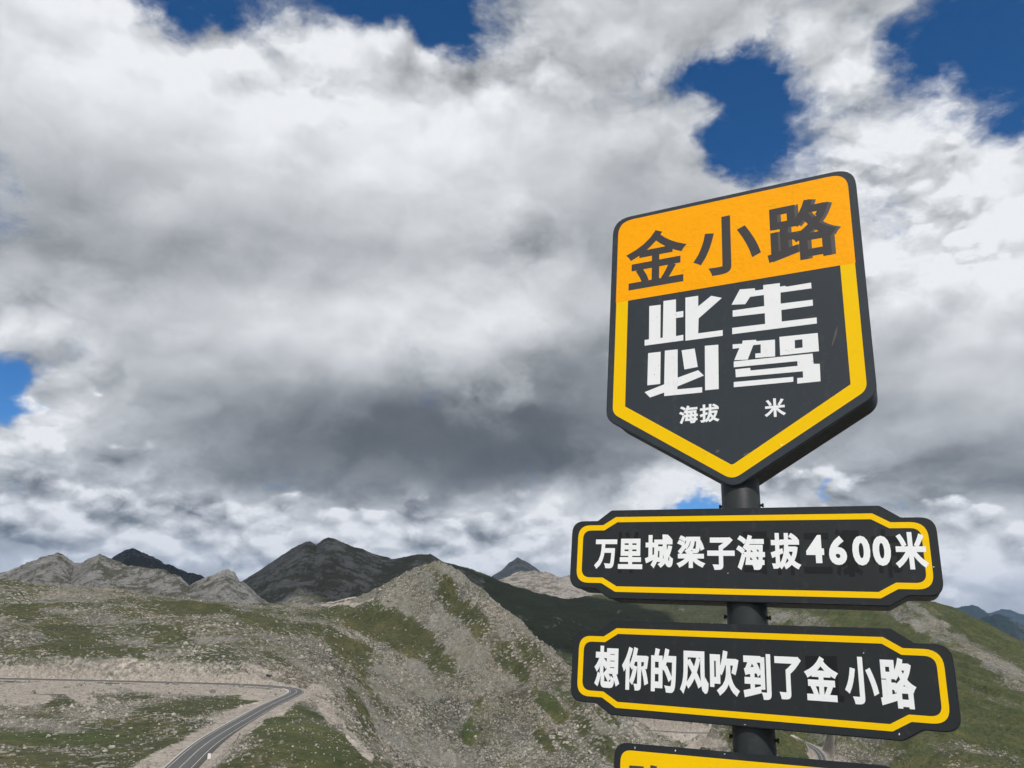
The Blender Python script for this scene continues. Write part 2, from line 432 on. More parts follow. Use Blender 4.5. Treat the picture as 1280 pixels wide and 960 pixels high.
def stone_mat():
    m, t, p = new_mat('stone')
    g = coord(t)
    an = t.node('ShaderNodeAttribute'); an.attribute_type = 'INSTANCER'; an.attribute_name = 'tone'; oi = an.outputs['Fac']
    n = t.noise(g, 0.7, 6, 0.65); n2 = t.noise(g, 0.05, 3, 0.5)
    k = t.m('ADD', t.m('MULTIPLY', n, 0.5), t.m('MULTIPLY', oi, 0.5))
    c = t.ramp(k, [(0.15, (0.095, 0.094, 0.08)), (0.5, (0.22, 0.214, 0.19)), (0.9, (0.42, 0.405, 0.375))])
    c = t.mix(t.rng(n2, 0.42, 0.62), c, t.mix(1.0, c, (1.04, 0.94, 0.90), 'MULTIPLY'))
    t.l.new(c, p.inputs['Base Color']); p.inputs['Roughness'].default_value = 0.95
stone_mat()

# ----------------------------------------------------------------------------
# near terrain: a height field through surveyed points (azimuth, distance, height)
# ----------------------------------------------------------------------------
def pt(px, py, r):
    a, te = azel(px, py)
    return a, r, te * r

def pz(px, py, z):
    a, te = azel(px, py)
    return a, z / te, z

# main road on the bench and hairpin road in the valley (centre lines)
road_px = [(188, 1000, -36.2), (206, 978, -35.9), (225, 959.6, -35.6), (254.8, 931, -35.3), (286.8, 910.4, -35.1), (313, 895.6, -35.0), (334.4, 883, -34.9),
           (354, 874, -34.9), (367, 868, -34.9), (372.5, 864.3, -34.9), (368, 861.2, -34.9), (354, 859, -34.8), (329.5, 856.7, -34.7),
           (272, 854.3, -34.5), (218, 853.0, -34.3), (120, 850.5, -34.1), (20, 848.5, -33.8), (-120, 845, -33.5)]
vroad_px = [(700, 900, -100), (800, 912, -100), (866, 916.5, -100.5), (905, 915.5, -100.5), (940, 917.5, -100.5), (966, 921.6, -101), (985, 923, -101), (1003, 927, -101), (1018, 934.7, -101),
            (1026, 943, -101.5), (1029, 953, -102), (1022, 968, -103), (990, 990, -105)]
loop_px = [(905, 920, -100.5), (892, 922, -100.7), (884, 924.5, -100.8), (895, 928.5, -101.3), (897.5, 931, -101.6), (893, 934, -102), (870, 938, -103), (840, 942, -104)]

def world_line(pts, step=2.0):
    w = np.array([(r * math.sin(a), r * math.cos(a), z) for a, r, z in (pz(*q) for q in pts)])
    for _ in range(3):                                  # Chaikin smoothing
        q = 0.75 * w[:-1] + 0.25 * w[1:]; s = 0.25 * w[:-1] + 0.75 * w[1:]
        w = np.vstack([w[:1], np.stack([q, s], 1).reshape(-1, 3), w[-1:]])
    d = np.r_[0, np.cumsum(np.linalg.norm(np.diff(w, axis=0), axis=1))]
    n = max(8, int(d[-1] / step))
    s = np.linspace(0, d[-1], n)
    return np.stack([np.interp(s, d, w[:, i]) for i in range(3)], 1)

road_line = world_line(road_px)
_ra = np.arctan2(road_line[:, 0], road_line[:, 1]); _rr = np.hypot(road_line[:, 0], road_line[:, 1])
_kb = int(np.argmax(_ra[len(_ra) // 3:])) + len(_ra) // 3 + 3                  # where the road turns left
FAR_A, FAR_R = _ra[_kb:][::-1], _rr[_kb:][::-1]
def far_r(px):
    return float(np.interp(azel(px, 850)[0], FAR_A, FAR_R))
vroad_line = world_line(vroad_px)
loop_line = world_line(loop_px, 1.5)

ctrl = []
# platform edge and the hidden slope below the view
for px in (-260, 0, 200, 420, 640, 860, 1080, 1280, 1540):
    a, _ = azel(px, 900)
    ctrl += [(a, 7, -1.9), (a, 12, -3.7), (a, 30, -10.5)]
    if px < 300:
        ctrl += [(a, 70, -24), (a, 120, -33.5)]
    elif px < 500:
        ctrl += [(a, 70, -24), (a, 130, -38)]
    else:
        ctrl += [(a, 80, -28), (a, 160, -55), (a, 280, -84)]
# the bench with the road
for px, py, z in [(-150, 960, -35.5), (0, 985, -35.5), (0, 940, -35.3), (0, 900, -34.8), (0, 870, -34.6), (90, 960, -36.3), (110, 925, -35.6), (80, 884, -33.4), (60, 900, -34.4), (160, 885, -35.2),
                  (170, 940, -36.3), (200, 905, -35.6), (250, 880, -35.3), (300, 872, -35.1), (150, 862, -34.7), (-100, 862, -34.3)]:
    ctrl.append(pz(px, py, z))
ctrl += [pz(*q) for q in road_px[1:-1:2]]
# outer bank right of the road, its edge and the gully behind
ctrl += [pt(300, 945, 190), pt(340, 915, 222), pt(370, 930, 205), pt(350, 965, 180), pt(395, 880, 335), pt(415, 905, 270), pt(440, 932, 226), pt(470, 962, 196), pt(420, 960, 188),
         pt(384, 868, 400)]
# hillside behind the bench
for px in (-150, 0, 110, 220, 320):
    ctrl += [pt(px, 832 if px < 300 else 839, far_r(px) + 20), pt(px, 802, far_r(px) + 85), pt(px, 772, 630), pz(px, 853.5 - 0.009 * (300 - px), -34.4)]
ctrl += [pt(-150, 722, 830), pt(0, 727, 850), pt(60, 731, 850), pt(130, 739, 850), pt(200, 746, 840), pt(260, 752, 830), pt(330, 757, 810), pt(395, 759, 780),
         pt(0, 745, 730), pt(120, 752, 730), pt(240, 758, 730), pt(330, 775, 660), pt(380, 790, 620), pt(375, 838, 470), pt(400, 850, 460),
         pt(-150, 722, 1000)]
ctrl += [(azel(px, 760)[0], 980, -25) for px in (0, 80, 160, 240, 320, 400, 460)] + [(azel(px, 760)[0], 1300, -60) for px in (0, 160, 320, 460)]
# scree ridge: crest, face, spur
ctrl += [pt(430, 752, 780), pt(470, 741, 790), pt(500, 727, 775), pt(530, 712, 755), pt(553, 705, 740), pt(575, 716, 715), pt(600, 735, 690), pt(640, 767, 645),
         pt(680, 801, 600), pt(720, 836, 560), pt(760, 868, 525), pt(795, 900, 500), pt(830, 935, 480), pt(870, 975, 460)]
ctrl += [pt(440, 790, 655), pt(480, 790, 690), pt(440, 830, 520), pt(480, 850, 545), pt(520, 800, 660), pt(560, 760, 690), pt(560, 840, 600), pt(600, 860, 560),
         pt(640, 840, 580), pt(520, 900, 505), pt(580, 910, 515), pt(640, 910, 505), pt(700, 900, 510), pt(500, 950, 455), pt(560, 960, 465), pt(640, 965, 455), pt(720, 960, 455), pt(780, 965, 450),
         pt(450, 890, 440), pt(470, 925, 430)]
# behind the crest and spur: it falls away to the valley
for px, py, r, z in [(470, 741, 900, -5), (553, 705, 850, -30), (600, 735, 800, -60), (640, 767, 760, -85), (680, 801, 720, -100), (720, 836, 680, -108), (760, 868, 640, -108), (795, 900, 590, -105), (830, 935, 545, -104), (553, 705, 1000, -90)]:
    ctrl.append((azel(px, py)[0], r, z))
ctrl += [pz(*q) for q in vroad_px[2:-1:2]] + [pz(900, 945, -103), pz(960, 935, -102), pz(960, 960, -106), pz(1000, 940, -102), pz(860, 935, -101.5), pz(1060, 950, -100), pz(900, 990, -112), pz(1040, 1000, -112)]
# valley floor and the right hand hill
ctrl += [pt(700, 862, 900), pt(760, 850, 1050), pt(850, 870, 850), pt(900, 900, 720), pt(960, 905, 720), pt(850, 810, 1200), pt(930, 800, 1250), pt(1000, 860, 900), pt(1020, 900, 760)]
ctrl += [pt(900, 772, 1560), pt(980, 764, 1580), pt(1050, 757, 1560), pt(1100, 751, 1540), pt(1130, 749, 1520), pt(1160, 752, 1480), pt(1182, 758, 1450), pt(1230, 778, 1380), pt(1280, 806, 1300), pt(1350, 850, 1180),
         pt(1050, 800, 1300), pt(1130, 800, 1230), pt(1200, 830, 1080), pt(1280, 850, 1060), pt(1100, 870, 900), pt(1200, 880, 880), pt(1280, 900, 860), pt(1100, 930, 720), pt(1200, 950, 690), pt(1280, 970, 670), pt(1360, 960, 740)]
ctrl += [(azel(px, 760)[0], r, z) for px, r, z in [(1050, 1900, -60), (1130, 1850, -80), (1182, 1750, -120), (1230, 1680, -140), (1280, 1600, -160), (1360, 1500, -180), (980, 1950, -50), (900, 1900, -60), (760, 1400, -150), (700, 1300, -160), (640, 1300, -150), (560, 1300, -130),
                                                  (840, 1700, -90), (640, 2000, -190), (480, 2000, -150), (200, 2000, -120), (0, 2000, -100), (-150, 2000, -90), (1130, 2300, -250), (1280, 2200, -300), (1400, 2000, -300), (860, 2300, -150)]]
ctrl = np.array(ctrl)
CA, CL, CT = ctrl[:, 0], np.log(ctrl[:, 1]), ctrl[:, 2] / ctrl[:, 1]

def tps_fit(xa, xl, v, smooth=2e-4):
    n = len(xa)
    d2 = (xa[:, None] - xa[None]) ** 2 + (xl[:, None] - xl[None]) ** 2
    K = 0.5 * d2 * np.log(d2 + 1e-12) + np.eye(n) * smooth
    Pm = np.stack([np.ones(n), xa, xl], 1)
    A = np.zeros((n + 3, n + 3)); A[:n, :n] = K; A[:n, n:] = Pm; A[n:, :n] = Pm.T
    return np.linalg.solve(A, np.r_[v, 0, 0, 0])

def tps_eval(w, xa, xl, a, l):
    out = w[-3] + w[-2] * a + w[-1] * l
    for i in range(len(xa)):
        d2 = (a - xa[i]) ** 2 + (l - xl[i]) ** 2
        out += np.float32(0.5 * w[i]) * d2 * np.log(d2 + np.float32(1e-12))
    return out

WT = tps_fit(CA, CL, CT)
AZF = R(36.5)
az = np.r_[np.linspace(-math.pi, -R(48), 40, endpoint=False), np.linspace(-R(48), -AZF, 24, endpoint=False), np.linspace(-AZF, AZF, 900),
           np.linspace(AZF, R(48), 25)[1:], np.linspace(R(48), math.pi, 41)[1:]].astype(np.float32)
lr = np.r_[np.linspace(math.log(0.6), math.log(150), 60, endpoint=False), np.linspace(math.log(150), math.log(1620), 960, endpoint=False), np.linspace(math.log(1620), math.log(2400), 30)].astype(np.float32)
NA, NR = len(az), len(lr)
LRg, AZg = np.meshgrid(lr, az, indexing='ij')
rr = np.exp(LRg)
azc = np.clip(AZg, -R(47), R(47))
T = tps_eval(WT, CA, CL, azc, LRg).astype(np.float32)
Z = T * rr
Z = np.where(rr < 6.5, -1.62 - 0.28 * sstep(4.5, 6.9, rr), Z)
gen = -1.6 - 0.02 * np.maximum(rr - 6, 0) - 60 * sstep(200, 2000, rr)
wside = sstep(R(44), R(62), np.abs(AZg))
Z = Z * (1 - wside) + gen * wside
X = rr * np.sin(AZg); Y = rr * np.cos(AZg)

def dist_line(line):
    """distance to a polyline and its height, on the fine part of the grid"""
    D = np.full(X.shape, 1e9, np.float32); H = np.zeros(X.shape, np.float32); S = np.zeros(X.shape, np.float32)
    lo = line[:, :2].min(0) - 60; hi = line[:, :2].max(0) + 60
    msk = (X > lo[0]) & (X < hi[0]) & (Y > lo[1]) & (Y < hi[1])
    x = X[msk]; y = Y[msk]; d = np.full(x.shape, 1e9, np.float32); h = np.zeros_like(d); sg = np.zeros_like(d)
    q = line[::3]
    for i in range(len(q) - 1):
        ax, ay, az_ = q[i]; bx, by, bz = q[i + 1]
        ex, ey = bx - ax, by - ay
        tt = np.clip(((x - ax) * ex + (y - ay) * ey) / (ex * ex + ey * ey + 1e-9), 0, 1)
        dx = x - (ax + tt * ex); dy = y - (ay + tt * ey)
        dd = np.hypot(dx, dy); c = dd < d
        d = np.where(c, dd, d); h = np.where(c, az_ + tt * (bz - az_), h); sg = np.where(c, np.sign(ex * dy - ey * dx), sg)
    D[msk] = d; H[msk] = h; S[msk] = sg
    return D, H, S

DR, HR, SR = dist_line(road_line)
DV, HV, SV = dist_line(vroad_line)
DL, HL, SL = dist_line(loop_line)
N_big = fbm(X, Y, 90, 5, 0.55, 1); N_mid = fbm(X, Y, 24, 5, 0.55, 20)
RFAR = np.interp(AZg, FAR_A, FAR_R)
BSIDE = np.where((SR > 0) | (DR > 58), 1.0, 1 - sstep(3, 7, DR)) * (AZg < FAR_A[-1] + 0.004)
bench = sstep(255, 292, rr + 25 * N_mid) * (1 - sstep(RFAR + 3, RFAR + 6, rr)) * np.clip(BSIDE, 0, 1)
Z = Z * (1 - bench) + (-35.05 + 0.5 * sstep(330, 430, rr) + 0.35 * fbm(X, Y, 6, 3, 0.6, 31)) * bench
PX, PY = project(X, Y, Z)

# downslope streak field (line integral of noise along the fall line of the smooth surface)
def lic(Zs, step=7.0, n=11, size=1.0):
    ga, gl = np.gradient(Zs)[1] / np.gradient(AZg)[1], np.gradient(Zs)[0] / np.gradient(LRg)[0]
    ga /= rr; gl /= rr
    mag = np.hypot(ga, gl) + 1e-4
    ua, ul = ga / mag, gl / mag
    base = vnoise(X / 5.0 / size, Y / 5.0 / size, 40) + 0.7 * vnoise(X / 11.0 / size, Y / 11.0 / size, 41) + 0.5 * vnoise(X / 2.3 / size, Y / 2.3 / size, 42)
    acc = base.copy()
    j_of = lambda a: np.clip(np.interp(a, az, np.arange(NA)), 0, NA - 1).astype(np.int32)
    i_of = lambda l: np.clip(np.interp(l, lr, np.arange(NR)), 0, NR - 1).astype(np.int32)
    for sgn in (1, -1):
        a = AZg.copy(); l = LRg.copy(); ii = None
        for k in range(n):
            if ii is None:
                da, dl = ua, ul; rk = rr
            else:
                da, dl = ua[ii, jj], ul[ii, jj]; rk = rr[ii, jj]
            a = a + sgn * step * da / rk; l = l + sgn * step * dl / rk
            ii, jj = i_of(l), j_of(a)
            acc += base[ii, jj]
    acc = acc / (2 * n + 1)
    return acc / (acc.std() + 1e-6)
STREAK = lic(Z).astype(np.float32)
STREAK2 = lic(Z, 9.0, 14, 2.6).astype(np.float32)

def blob(px, py, rx, ry, rot=0.0):
    c, s = math.cos(R(rot)), math.sin(R(rot))
    dx, dy = PX + WX - px, PY + WY - py
    q = np.hypot((dx * c + dy * s) / rx, (-dx * s + dy * c) / ry)
    return 1 - sstep(0.45, 1.15, q)
WX = 14 * fbm(X, Y, 22, 4, 0.55, 60); WY = 14 * fbm(X, Y, 22, 4, 0.55, 70) * (0.3 + 0.7 * sstep(430, 520, rr))

GR = 0.40 + 0.75 * N_mid + 0.45 * N_big + 0.07 * STREAK
left_hill = (PX < 400) & (rr > 360)
GR = np.where(left_hill, 0.46 + 1.1 * N_mid + 0.4 * N_big + 0.12 * STREAK2 + 0.06 * STREAK, GR)
right_hill = sstep(740, 1010, PX + 260 * N_big + 90 * N_mid) * sstep(600, 780, rr + 120 * N_mid)
GR = GR * (1 - right_hill) + (0.95 + 0.5 * N_mid + 0.7 * N_big + 0.10 * STREAK + 0.16 * STREAK2) * right_hill
ridge = sstep(395, 430, PX) * sstep(395, 430, rr) * (1 - sstep(860, 900, PX)) * (1 - sstep(820, 880, rr))
GR = GR * (1 - ridge) + (0.22 + 0.30 * N_mid + 0.20 * STREAK2 + 0.12 * STREAK) * ridge
for args, w in [((470, 778, 72, 26, 28), .66), ((430, 770, 45, 16, 10), .55), ((525, 808, 55, 22, 50), .58), ((600, 790, 120, 17, 46), .50), ((690, 845, 85, 15, 46), .52), ((640, 745, 70, 12, 45), .42), ((560, 830, 60, 12, 48), .4),
                ((595, 918, 27, 26, 15), .95), ((665, 858, 16, 34, -35), .8), ((690, 885, 14, 28, -38), .85), ((560, 735, 30, 9, 50), .45), ((535, 893, 22, 7, 30), .6), ((600, 885, 10, 14, -20), .6),
                ((440, 828, 40, 24, 45), .75), ((425, 800, 50, 10, 25), .35), ((470, 870, 34, 11, 48), .6), ((450, 890, 14, 48, -28), .9), ((680, 925, 26, 10, 40), .55), ((745, 925, 60, 14, 48), .45), ((760, 895, 26, 8, 45), .5),
                ((500, 815, 22, 7, 40), .4), ((720, 940, 40, 8, 40), .4),
                ((380, 920, 110, 46, 25), .75), ((320, 950, 60, 20, -25), .4), ((430, 955, 40, 20, 40), .5),
                ((60, 925, 80, 9, 0), .8), ((150, 915, 60, 22, -5), .55), ((120, 950, 120, 22, 0), .42), ((230, 886, 75, 15, -5), .62), ((215, 930, 45, 16, -20), .6), ((25, 945, 50, 14, 0), .4),
                ((75, 880, 28, 16, 10), .55), ((40, 895, 25, 10, 0), .3), ((170, 872, 30, 8, 0), .35),
                ((85, 800, 45, 24, 10), .55), ((70, 778, 60, 14, 10), .3), ((150, 815, 50, 14, 20), .35), ((340, 785, 60, 16, 5), .35), ((210, 795, 60, 12, 15), .3), ((250, 762, 70, 9, 3), .5), ((340, 768, 60, 8, 0), .5), ((20, 765, 40, 12, 0), .35),
                ((890, 930, 0.01, 0.01, 0), .0), ((860, 925, 40, 12, 25), .7), ((985, 938, 26, 9, 15), .8)]:
    GR += w * blob(*args) * np.clip(0.95 + 0.22 * STREAK + 0.22 * STREAK2, 0.2, 1.4)
for args, w in [((1190, 800, 130, 15, 27), .58), ((1260, 845, 50, 12, 35), .45), ((1130, 775, 60, 7, 35), .42), ((1000, 775, 60, 12, 10), .45), ((1160, 768, 60, 5, 38), .5), ((1060, 940, 40, 12, 10), .4),
                ((30, 905, 40, 10, 0), .5), ((115, 892, 50, 14, 10), .5), ((170, 895, 60, 7, 0), .3), ((60, 940, 60, 5, 0), .25), ((550, 880, 90, 26, 25), .35), ((620, 940, 60, 20, 0), .3), ((520, 850, 50, 16, 40), .35), ((570, 790, 60, 16, 40), .3)]:
    GR -= w * blob(*args)
LUSH = 0.75 * blob(80, 922, 110, 9, 0) + 0.55 * blob(380, 925, 100, 45, 25) + 0.7 * blob(595, 918, 30, 28, 0) + 0.40 * right_hill + .5 * blob(690, 880, 30, 40, -35)
DIRT = np.zeros_like(GR)
DIRT = np.maximum(DIRT, 1 - sstep(5.5, 13.0, DR + 9 * N_mid))
DIRT = np.maximum(DIRT, 0.95 * (1 - sstep(7, 14, DV + 8 * N_mid)) * (rr > 520))
DIRT = np.maximum(DIRT, 0.95 * (1 - sstep(7, 15, DL + 8 * N_mid)) * (rr > 520))
for args, w in [((60, 861, 110, 8, 2), .95), ((250, 862, 130, 8, 2), 1.0), ((20, 874, 60, 10, 0), .9), ((150, 858, 220, 4, 1), .95), ((330, 868, 40, 8, -8), .95), ((170, 842, 190, 11, 1), .52), ((330, 843, 50, 9, 4), .55), ((10, 868, 40, 16, 0), .8), ((400, 862, 24, 9, 20), .85), ((100, 872, 30, 8, 20), .7),
                ((415, 893, 10, 34, -42), .85), ((445, 930, 8, 44, -42), .75), ((250, 935, 14, 30, 45), .5), ((290, 912, 10, 40, 55), .5), ((320, 905, 34, 6, -30), .6),
                ((425, 754, 60, 3.0, -8), .7), ((880, 928, 34, 9, 10), .8), ((840, 922, 30, 6, 15), .6), ((1050, 948, 30, 6, 10), .5), ((800, 915, 14, 22, -35), .5)]:
    DIRT = np.maximum(DIRT, w * blob(*args))
GR = np.clip(GR, 0, 1.2) * (1 - 0.6 * np.clip(DIRT, 0, 1))

# relief
fade = sstep(60, 170, rr)
rough = (1 - sstep(0.35, 0.7, GR)) * (1 - 0.6 * DIRT)
relief = 3.2 * N_mid * sstep(300, 600, rr) + 1.2 * N_mid
relief += 7.0 * (fbm(X, Y, 60, 4, 0.5, 95, True) - 0.1) * sstep(450, 620, rr) * np.where(left_hill, 1.0, 0.55)
relief += 7.0 * N_big * sstep(450, 900, rr) * (PX < 400) + 9.0 * fbm(X, Y, 130, 5, 0.5, 90, True) * right_hill
relief += ((0.5 + 1.0 * ridge + 2.0 * right_hill) * STREAK * 0.55 + (3.2 * ridge + 4.0 * right_hill) * STREAK2 * 0.6) * sstep(430, 520, rr)
relief += (1.7 * fbm(X, Y, 4.2, 3, 0.6, 30) + 0.9 * fbm(X, Y, 1.7, 2, 0.6, 33)) * (0.25 + 1.0 * rough)
relief += 1.1 * fbm(X, Y, 9, 3, 0.55, 36, True) * rough
relief += 3.0 * blob(80, 884, 34, 15, 8) * (rr < 345)
flat = 1 - 0.93 * bench * sstep(285, 330, rr)
Z2 = Z + relief * fade * flat
# cut bank above the road, road bench
road_on = 1 - sstep(5.0, 12.0, DR)
Z2 = Z2 * (1 - road_on) + (HR - 0.16) * road_on
bank = (SR < 0) & (rr > 340)                      # uphill side on the far stretch
far_side = (SR < 0) & (rr > RFAR) & (AZg < FAR_A[-1] + 0.002)
Z2 += np.where(far_side, (2.2 * fbm(X, Y, 5, 3, 0.6, 51, True) + 1.0 * fbm(X, Y, 2.2, 2, 0.6, 54)) * sstep(7, 11, DR) * (1 - sstep(26, 40, DR)), 0)
Z2 += np.where(far_side, (3.4 + 2.5 * N_mid) * sstep(5.5, 10.5, DR) * (1 - sstep(14, 46, DR)) * (1 - 0.75 * sstep(285, 365, PX)), 0)
v_on = (1 - sstep(5.0, 13.0, np.minimum(DV, DL))) * (rr > 480)
HVL = np.where(DV < DL, HV, HL)
Z2 = Z2 * (1 - v_on) + (HVL - 0.2) * v_on
Z2 = np.where(rr < 5.5, Z, Z2)

verts = np.stack([X, Y, Z2], -1).reshape(-1, 3)
ii, jj = np.meshgrid(np.arange(NR - 1), np.arange(NA - 1), indexing='ij')
a0 = (ii * NA + jj).ravel()
quads = np.stack([a0, a0 + 1, a0 + NA + 1, a0 + NA], 1)[:, ::-1]
me = mesh_np('terrain', verts, quads)
for k, v in (('grass', GR), ('dirt', DIRT), ('streak', 0.6 * STREAK + 0.6 * STREAK2), ('lush', np.clip(LUSH, 0, 1))):
    add_attr(me, k, v)
tag(link('terrain', me, MATS['alpine_ground']), 'rocky alpine slopes with scree, olive turf and a road bench', kind='structure')
# the small disc under the photographer
bm = bmesh.new(); bmesh.ops.create_circle(bm, cap_ends=True, segments=48, radius=0.66); 
for v in bm.verts: v.co.z = -1.61
me = bpy.data.meshes.new('ground'); bm.to_mesh(me); bm.free()
tag(link('ground', me, MATS['alpine_ground']), kind='structure')

# ----------------------------------------------------------------------------
# mountains further away
# ----------------------------------------------------------------------------
def mountain(name, label, crest, mat, base_z, front=0.45, back=0.25, na=320, nr=110, rough=0.02, spur=0.10, power=1.25, seed=100, crestn=0.0016, zlift=0.0):
    c = np.array([(*azel(px, py), r) for px, py, r in crest])
    a = np.linspace(c[0, 0], c[-1, 0], na)
    te = np.interp(a, c[:, 0], c[:, 1]); rc = np.interp(a, c[:, 0], c[:, 2])
    te = te + crestn * fbm(a * 900, a * 0 + seed, 9.0, 5, 0.6, seed) * 2
    zc = te * rc
    s = np.r_[np.linspace(0, 1, nr), 1 + np.linspace(0, 1, 24)[1:]]
    S, A = np.meshgrid(s, a, indexing='ij')
    RC = np.broadcast_to(rc, S.shape); ZC = np.broadcast_to(zc, S.shape)
    r = np.where(S <= 1, RC * (1 - front * (1 - S)), RC * (1 + back * (S - 1)))
    x = r * np.sin(A); y = r * np.cos(A)
    t = np.where(S <= 1, S, 2 - S)
    z = base_z + (ZC - base_z) * np.clip(t, 0, 1) ** power
    w_ = max(3, na // 9); ker = np.hanning(w_ * 2 + 1); ker /= ker.sum()
    zs = np.convolve(np.pad(zc, w_, mode='edge'), ker, 'valid')
    ZS = np.minimum(np.broadcast_to(zs, S.shape), ZC + 0.02 * np.mean(rc)); tb = np.clip((t - 0.45) / 0.55, 0, 1) ** 2.2
    z = base_z + ((ZC * tb + ZS * (1 - tb)) - base_z) * np.clip(t, 0, 1) ** power
    keep = np.clip((1 - t) * 2.2, 0, 1) ** 1.2
    L = np.mean(rc)
    z = z + keep * L * spur * (fbm(x, y, L * 0.12, 6, 0.5, seed + 5, True) - 0.38) + keep * L * rough * fbm(x, y, L * 0.02, 4, 0.6, seed + 25)
    z = z + (1 - keep) * L * rough * 0.25 * fbm(x, y, L * 0.012, 4, 0.6, seed + 35)
    n, k = S.shape
    i2, j2 = np.meshgrid(np.arange(n - 1), np.arange(k - 1), indexing='ij')
    q0 = (i2 * k + j2).ravel()
    me = mesh_np(name, np.stack([x, y, z], -1).reshape(-1, 3), np.stack([q0, q0 + 1, q0 + k + 1, q0 + k], 1)[:, ::-1])
    return tag(link(name, me, mat), label, kind='structure')

m_grey = mountain_material('grey_rock', (0.10, 0.10, 0.095), (0.36, 0.355, 0.34), (0.11, 0.11, 0.086), 0.14, 900)
m_dark = mountain_material('slate_rock', (0.115, 0.113, 0.105), (0.32, 0.312, 0.29), (0.115, 0.115, 0.08), 0.35, 1000)
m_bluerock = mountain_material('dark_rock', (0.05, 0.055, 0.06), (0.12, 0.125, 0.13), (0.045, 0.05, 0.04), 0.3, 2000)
m_turf = mountain_material('turf_slope', (0.13, 0.13, 0.115), (0.30, 0.29, 0.26), (0.082, 0.092, 0.052), 0.75, 900)
m_beige = mountain_material('pale_rock', (0.30, 0.265, 0.235), (0.50, 0.46, 0.42), (0.22, 0.20, 0.15), 0.1, 2400)
m_far = mountain_material('shade_dark_slope', (0.035, 0.045, 0.05), (0.09, 0.095, 0.095), (0.028, 0.042, 0.03), 0.6, 6000)  # very dark base colour stands in for cloud shade on the far mountains

mountain('mountain', 'far dark blue peak behind the grey rocky peaks at left', [(90, 735, 3700), (130, 704, 3700), (148, 693, 3700), (164, 686, 3700), (180, 692, 3700), (205, 703, 3700), (232, 715, 3700), (256, 722, 3700), (300, 748, 3700), (330, 765, 3700)],
         m_bluerock, -150, seed=210, spur=0.03)
mountain('mountain', 'pair of grey rocky peaks on the left skyline', [(-120, 742, 1900), (-40, 728, 1900), (0, 716, 1900), (28, 706, 1880), (50, 697, 1850), (66, 693, 1840), (72, 689, 1840), (80, 694, 1840), (92, 705, 1850), (104, 703, 1800), (116, 696, 1780), (125, 691, 1780), (132, 695, 1780), (142, 700, 1780),
          (160, 708, 1750), (185, 709, 1700), (205, 712, 1650), (225, 722, 1600), (238, 731, 1600), (252, 724, 1580), (268, 717, 1570), (284, 712, 1560), (294, 716, 1560), (299, 724, 1560), (320, 742, 1560), (350, 765, 1560)],
         m_grey, -60, front=0.42, seed=230, spur=0.085, rough=0.017, crestn=0.0022, na=520, nr=200)
mountain('mountain', 'dark slate mountain with a double summit left of centre', [(200, 775, 2300), (240, 757, 2300), (268, 745, 2300), (300, 728, 2300), (330, 709, 2300), (352, 694, 2300), (372, 682, 2300), (382, 677, 2300), (388, 676, 2300), (395, 681, 2300), (404, 674, 2300), (411, 671, 2300), (420, 674, 2300), (440, 682, 2300), (462, 690, 2300), (490, 698, 2300), (505, 696, 2300), (522, 693, 2300),
          (538, 692, 2300), (546, 697, 2300), (556, 703, 2300), (600, 722, 2300), (640, 745, 2300)],
         m_dark, -60, front=0.42, seed=251, spur=0.028, rough=0.008, crestn=0.0010, na=520, nr=200)
mountain('mountain', 'dark turf slope falling behind the scree ridge', [(500, 700, 2500), (545, 700, 2500), (569, 705, 2450), (590, 711, 2400), (614, 721, 2350), (639, 731.5, 2300), (664, 738, 2300), (690, 745.5, 2300), (710, 748.5, 2350), (731, 745.5, 2400), (760, 743, 2450), (820, 744, 2500), (900, 745, 2500), (1000, 748, 2500), (1100, 752, 2500)],
         m_turf, -190, front=0.58, seed=270, spur=0.03, rough=0.01, na=520, nr=260, power=1.05)
mountain('mountain', 'distant blue grey pyramid peak beside the sign', [(560, 765, 8200), (600, 735, 8200), (614, 722, 8200), (630, 710, 8200), (638, 703, 8200), (646.5, 696.5, 8200), (655, 701, 8200), (664, 707, 8200), (675, 715, 8200), (682, 719, 8200), (700, 733, 8200), (730, 755, 8200)],
         m_bluerock, -100, seed=290, spur=0.02)
mountain('mountain', 'sunlit pale beige rock slope below the pyramid peak', [(590, 745, 5200), (610, 733, 5200), (625, 725, 5200), (640, 718, 5200), (653, 714, 5200), (668, 714, 5200), (680, 716, 5200), (692, 719, 5200), (700, 722, 5200), (711, 718, 5200), (730, 724, 5200), (760, 730, 5200), (800, 738, 5200), (860, 752, 5200)],
         m_beige, -100, seed=310, spur=0.05, rough=0.02, crestn=0.002)
m_snow = mountain_material('snowy_slope', (0.04, 0.05, 0.055), (0.10, 0.105, 0.105), (0.03, 0.045, 0.032), 0.6, 6000, snow=520.0)  # below the snow, cloud shade is again put into a dark base colour
mountain('mountain', 'farthest blue mountains with a snow patch at right', [(1130, 775, 26000), (1225, 770, 26000), (1242, 764.5, 26000), (1251, 761, 26000), (1261, 763.5, 26000), (1280, 768.6, 26000), (1310, 772, 26000), (1400, 782, 26000)],
         m_snow, -900, seed=330, spur=0.01, front=0.3)
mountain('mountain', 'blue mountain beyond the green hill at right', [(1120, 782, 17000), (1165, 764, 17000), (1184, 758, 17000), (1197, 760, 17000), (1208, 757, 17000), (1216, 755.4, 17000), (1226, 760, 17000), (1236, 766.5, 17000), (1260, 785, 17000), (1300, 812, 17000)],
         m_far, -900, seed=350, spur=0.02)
mountain('mountain', 'nearer dark blue mountain at the right edge', [(1160, 810, 11000), (1200, 783, 11000), (1215, 776.5, 11000), (1229, 772, 11000), (1245, 768, 11000), (1261, 772.5, 11000), (1280, 782, 11000), (1320, 800, 11000), (1420, 840, 11000)],
         m_far, -1400, seed=370, spur=0.03, front=0.5)
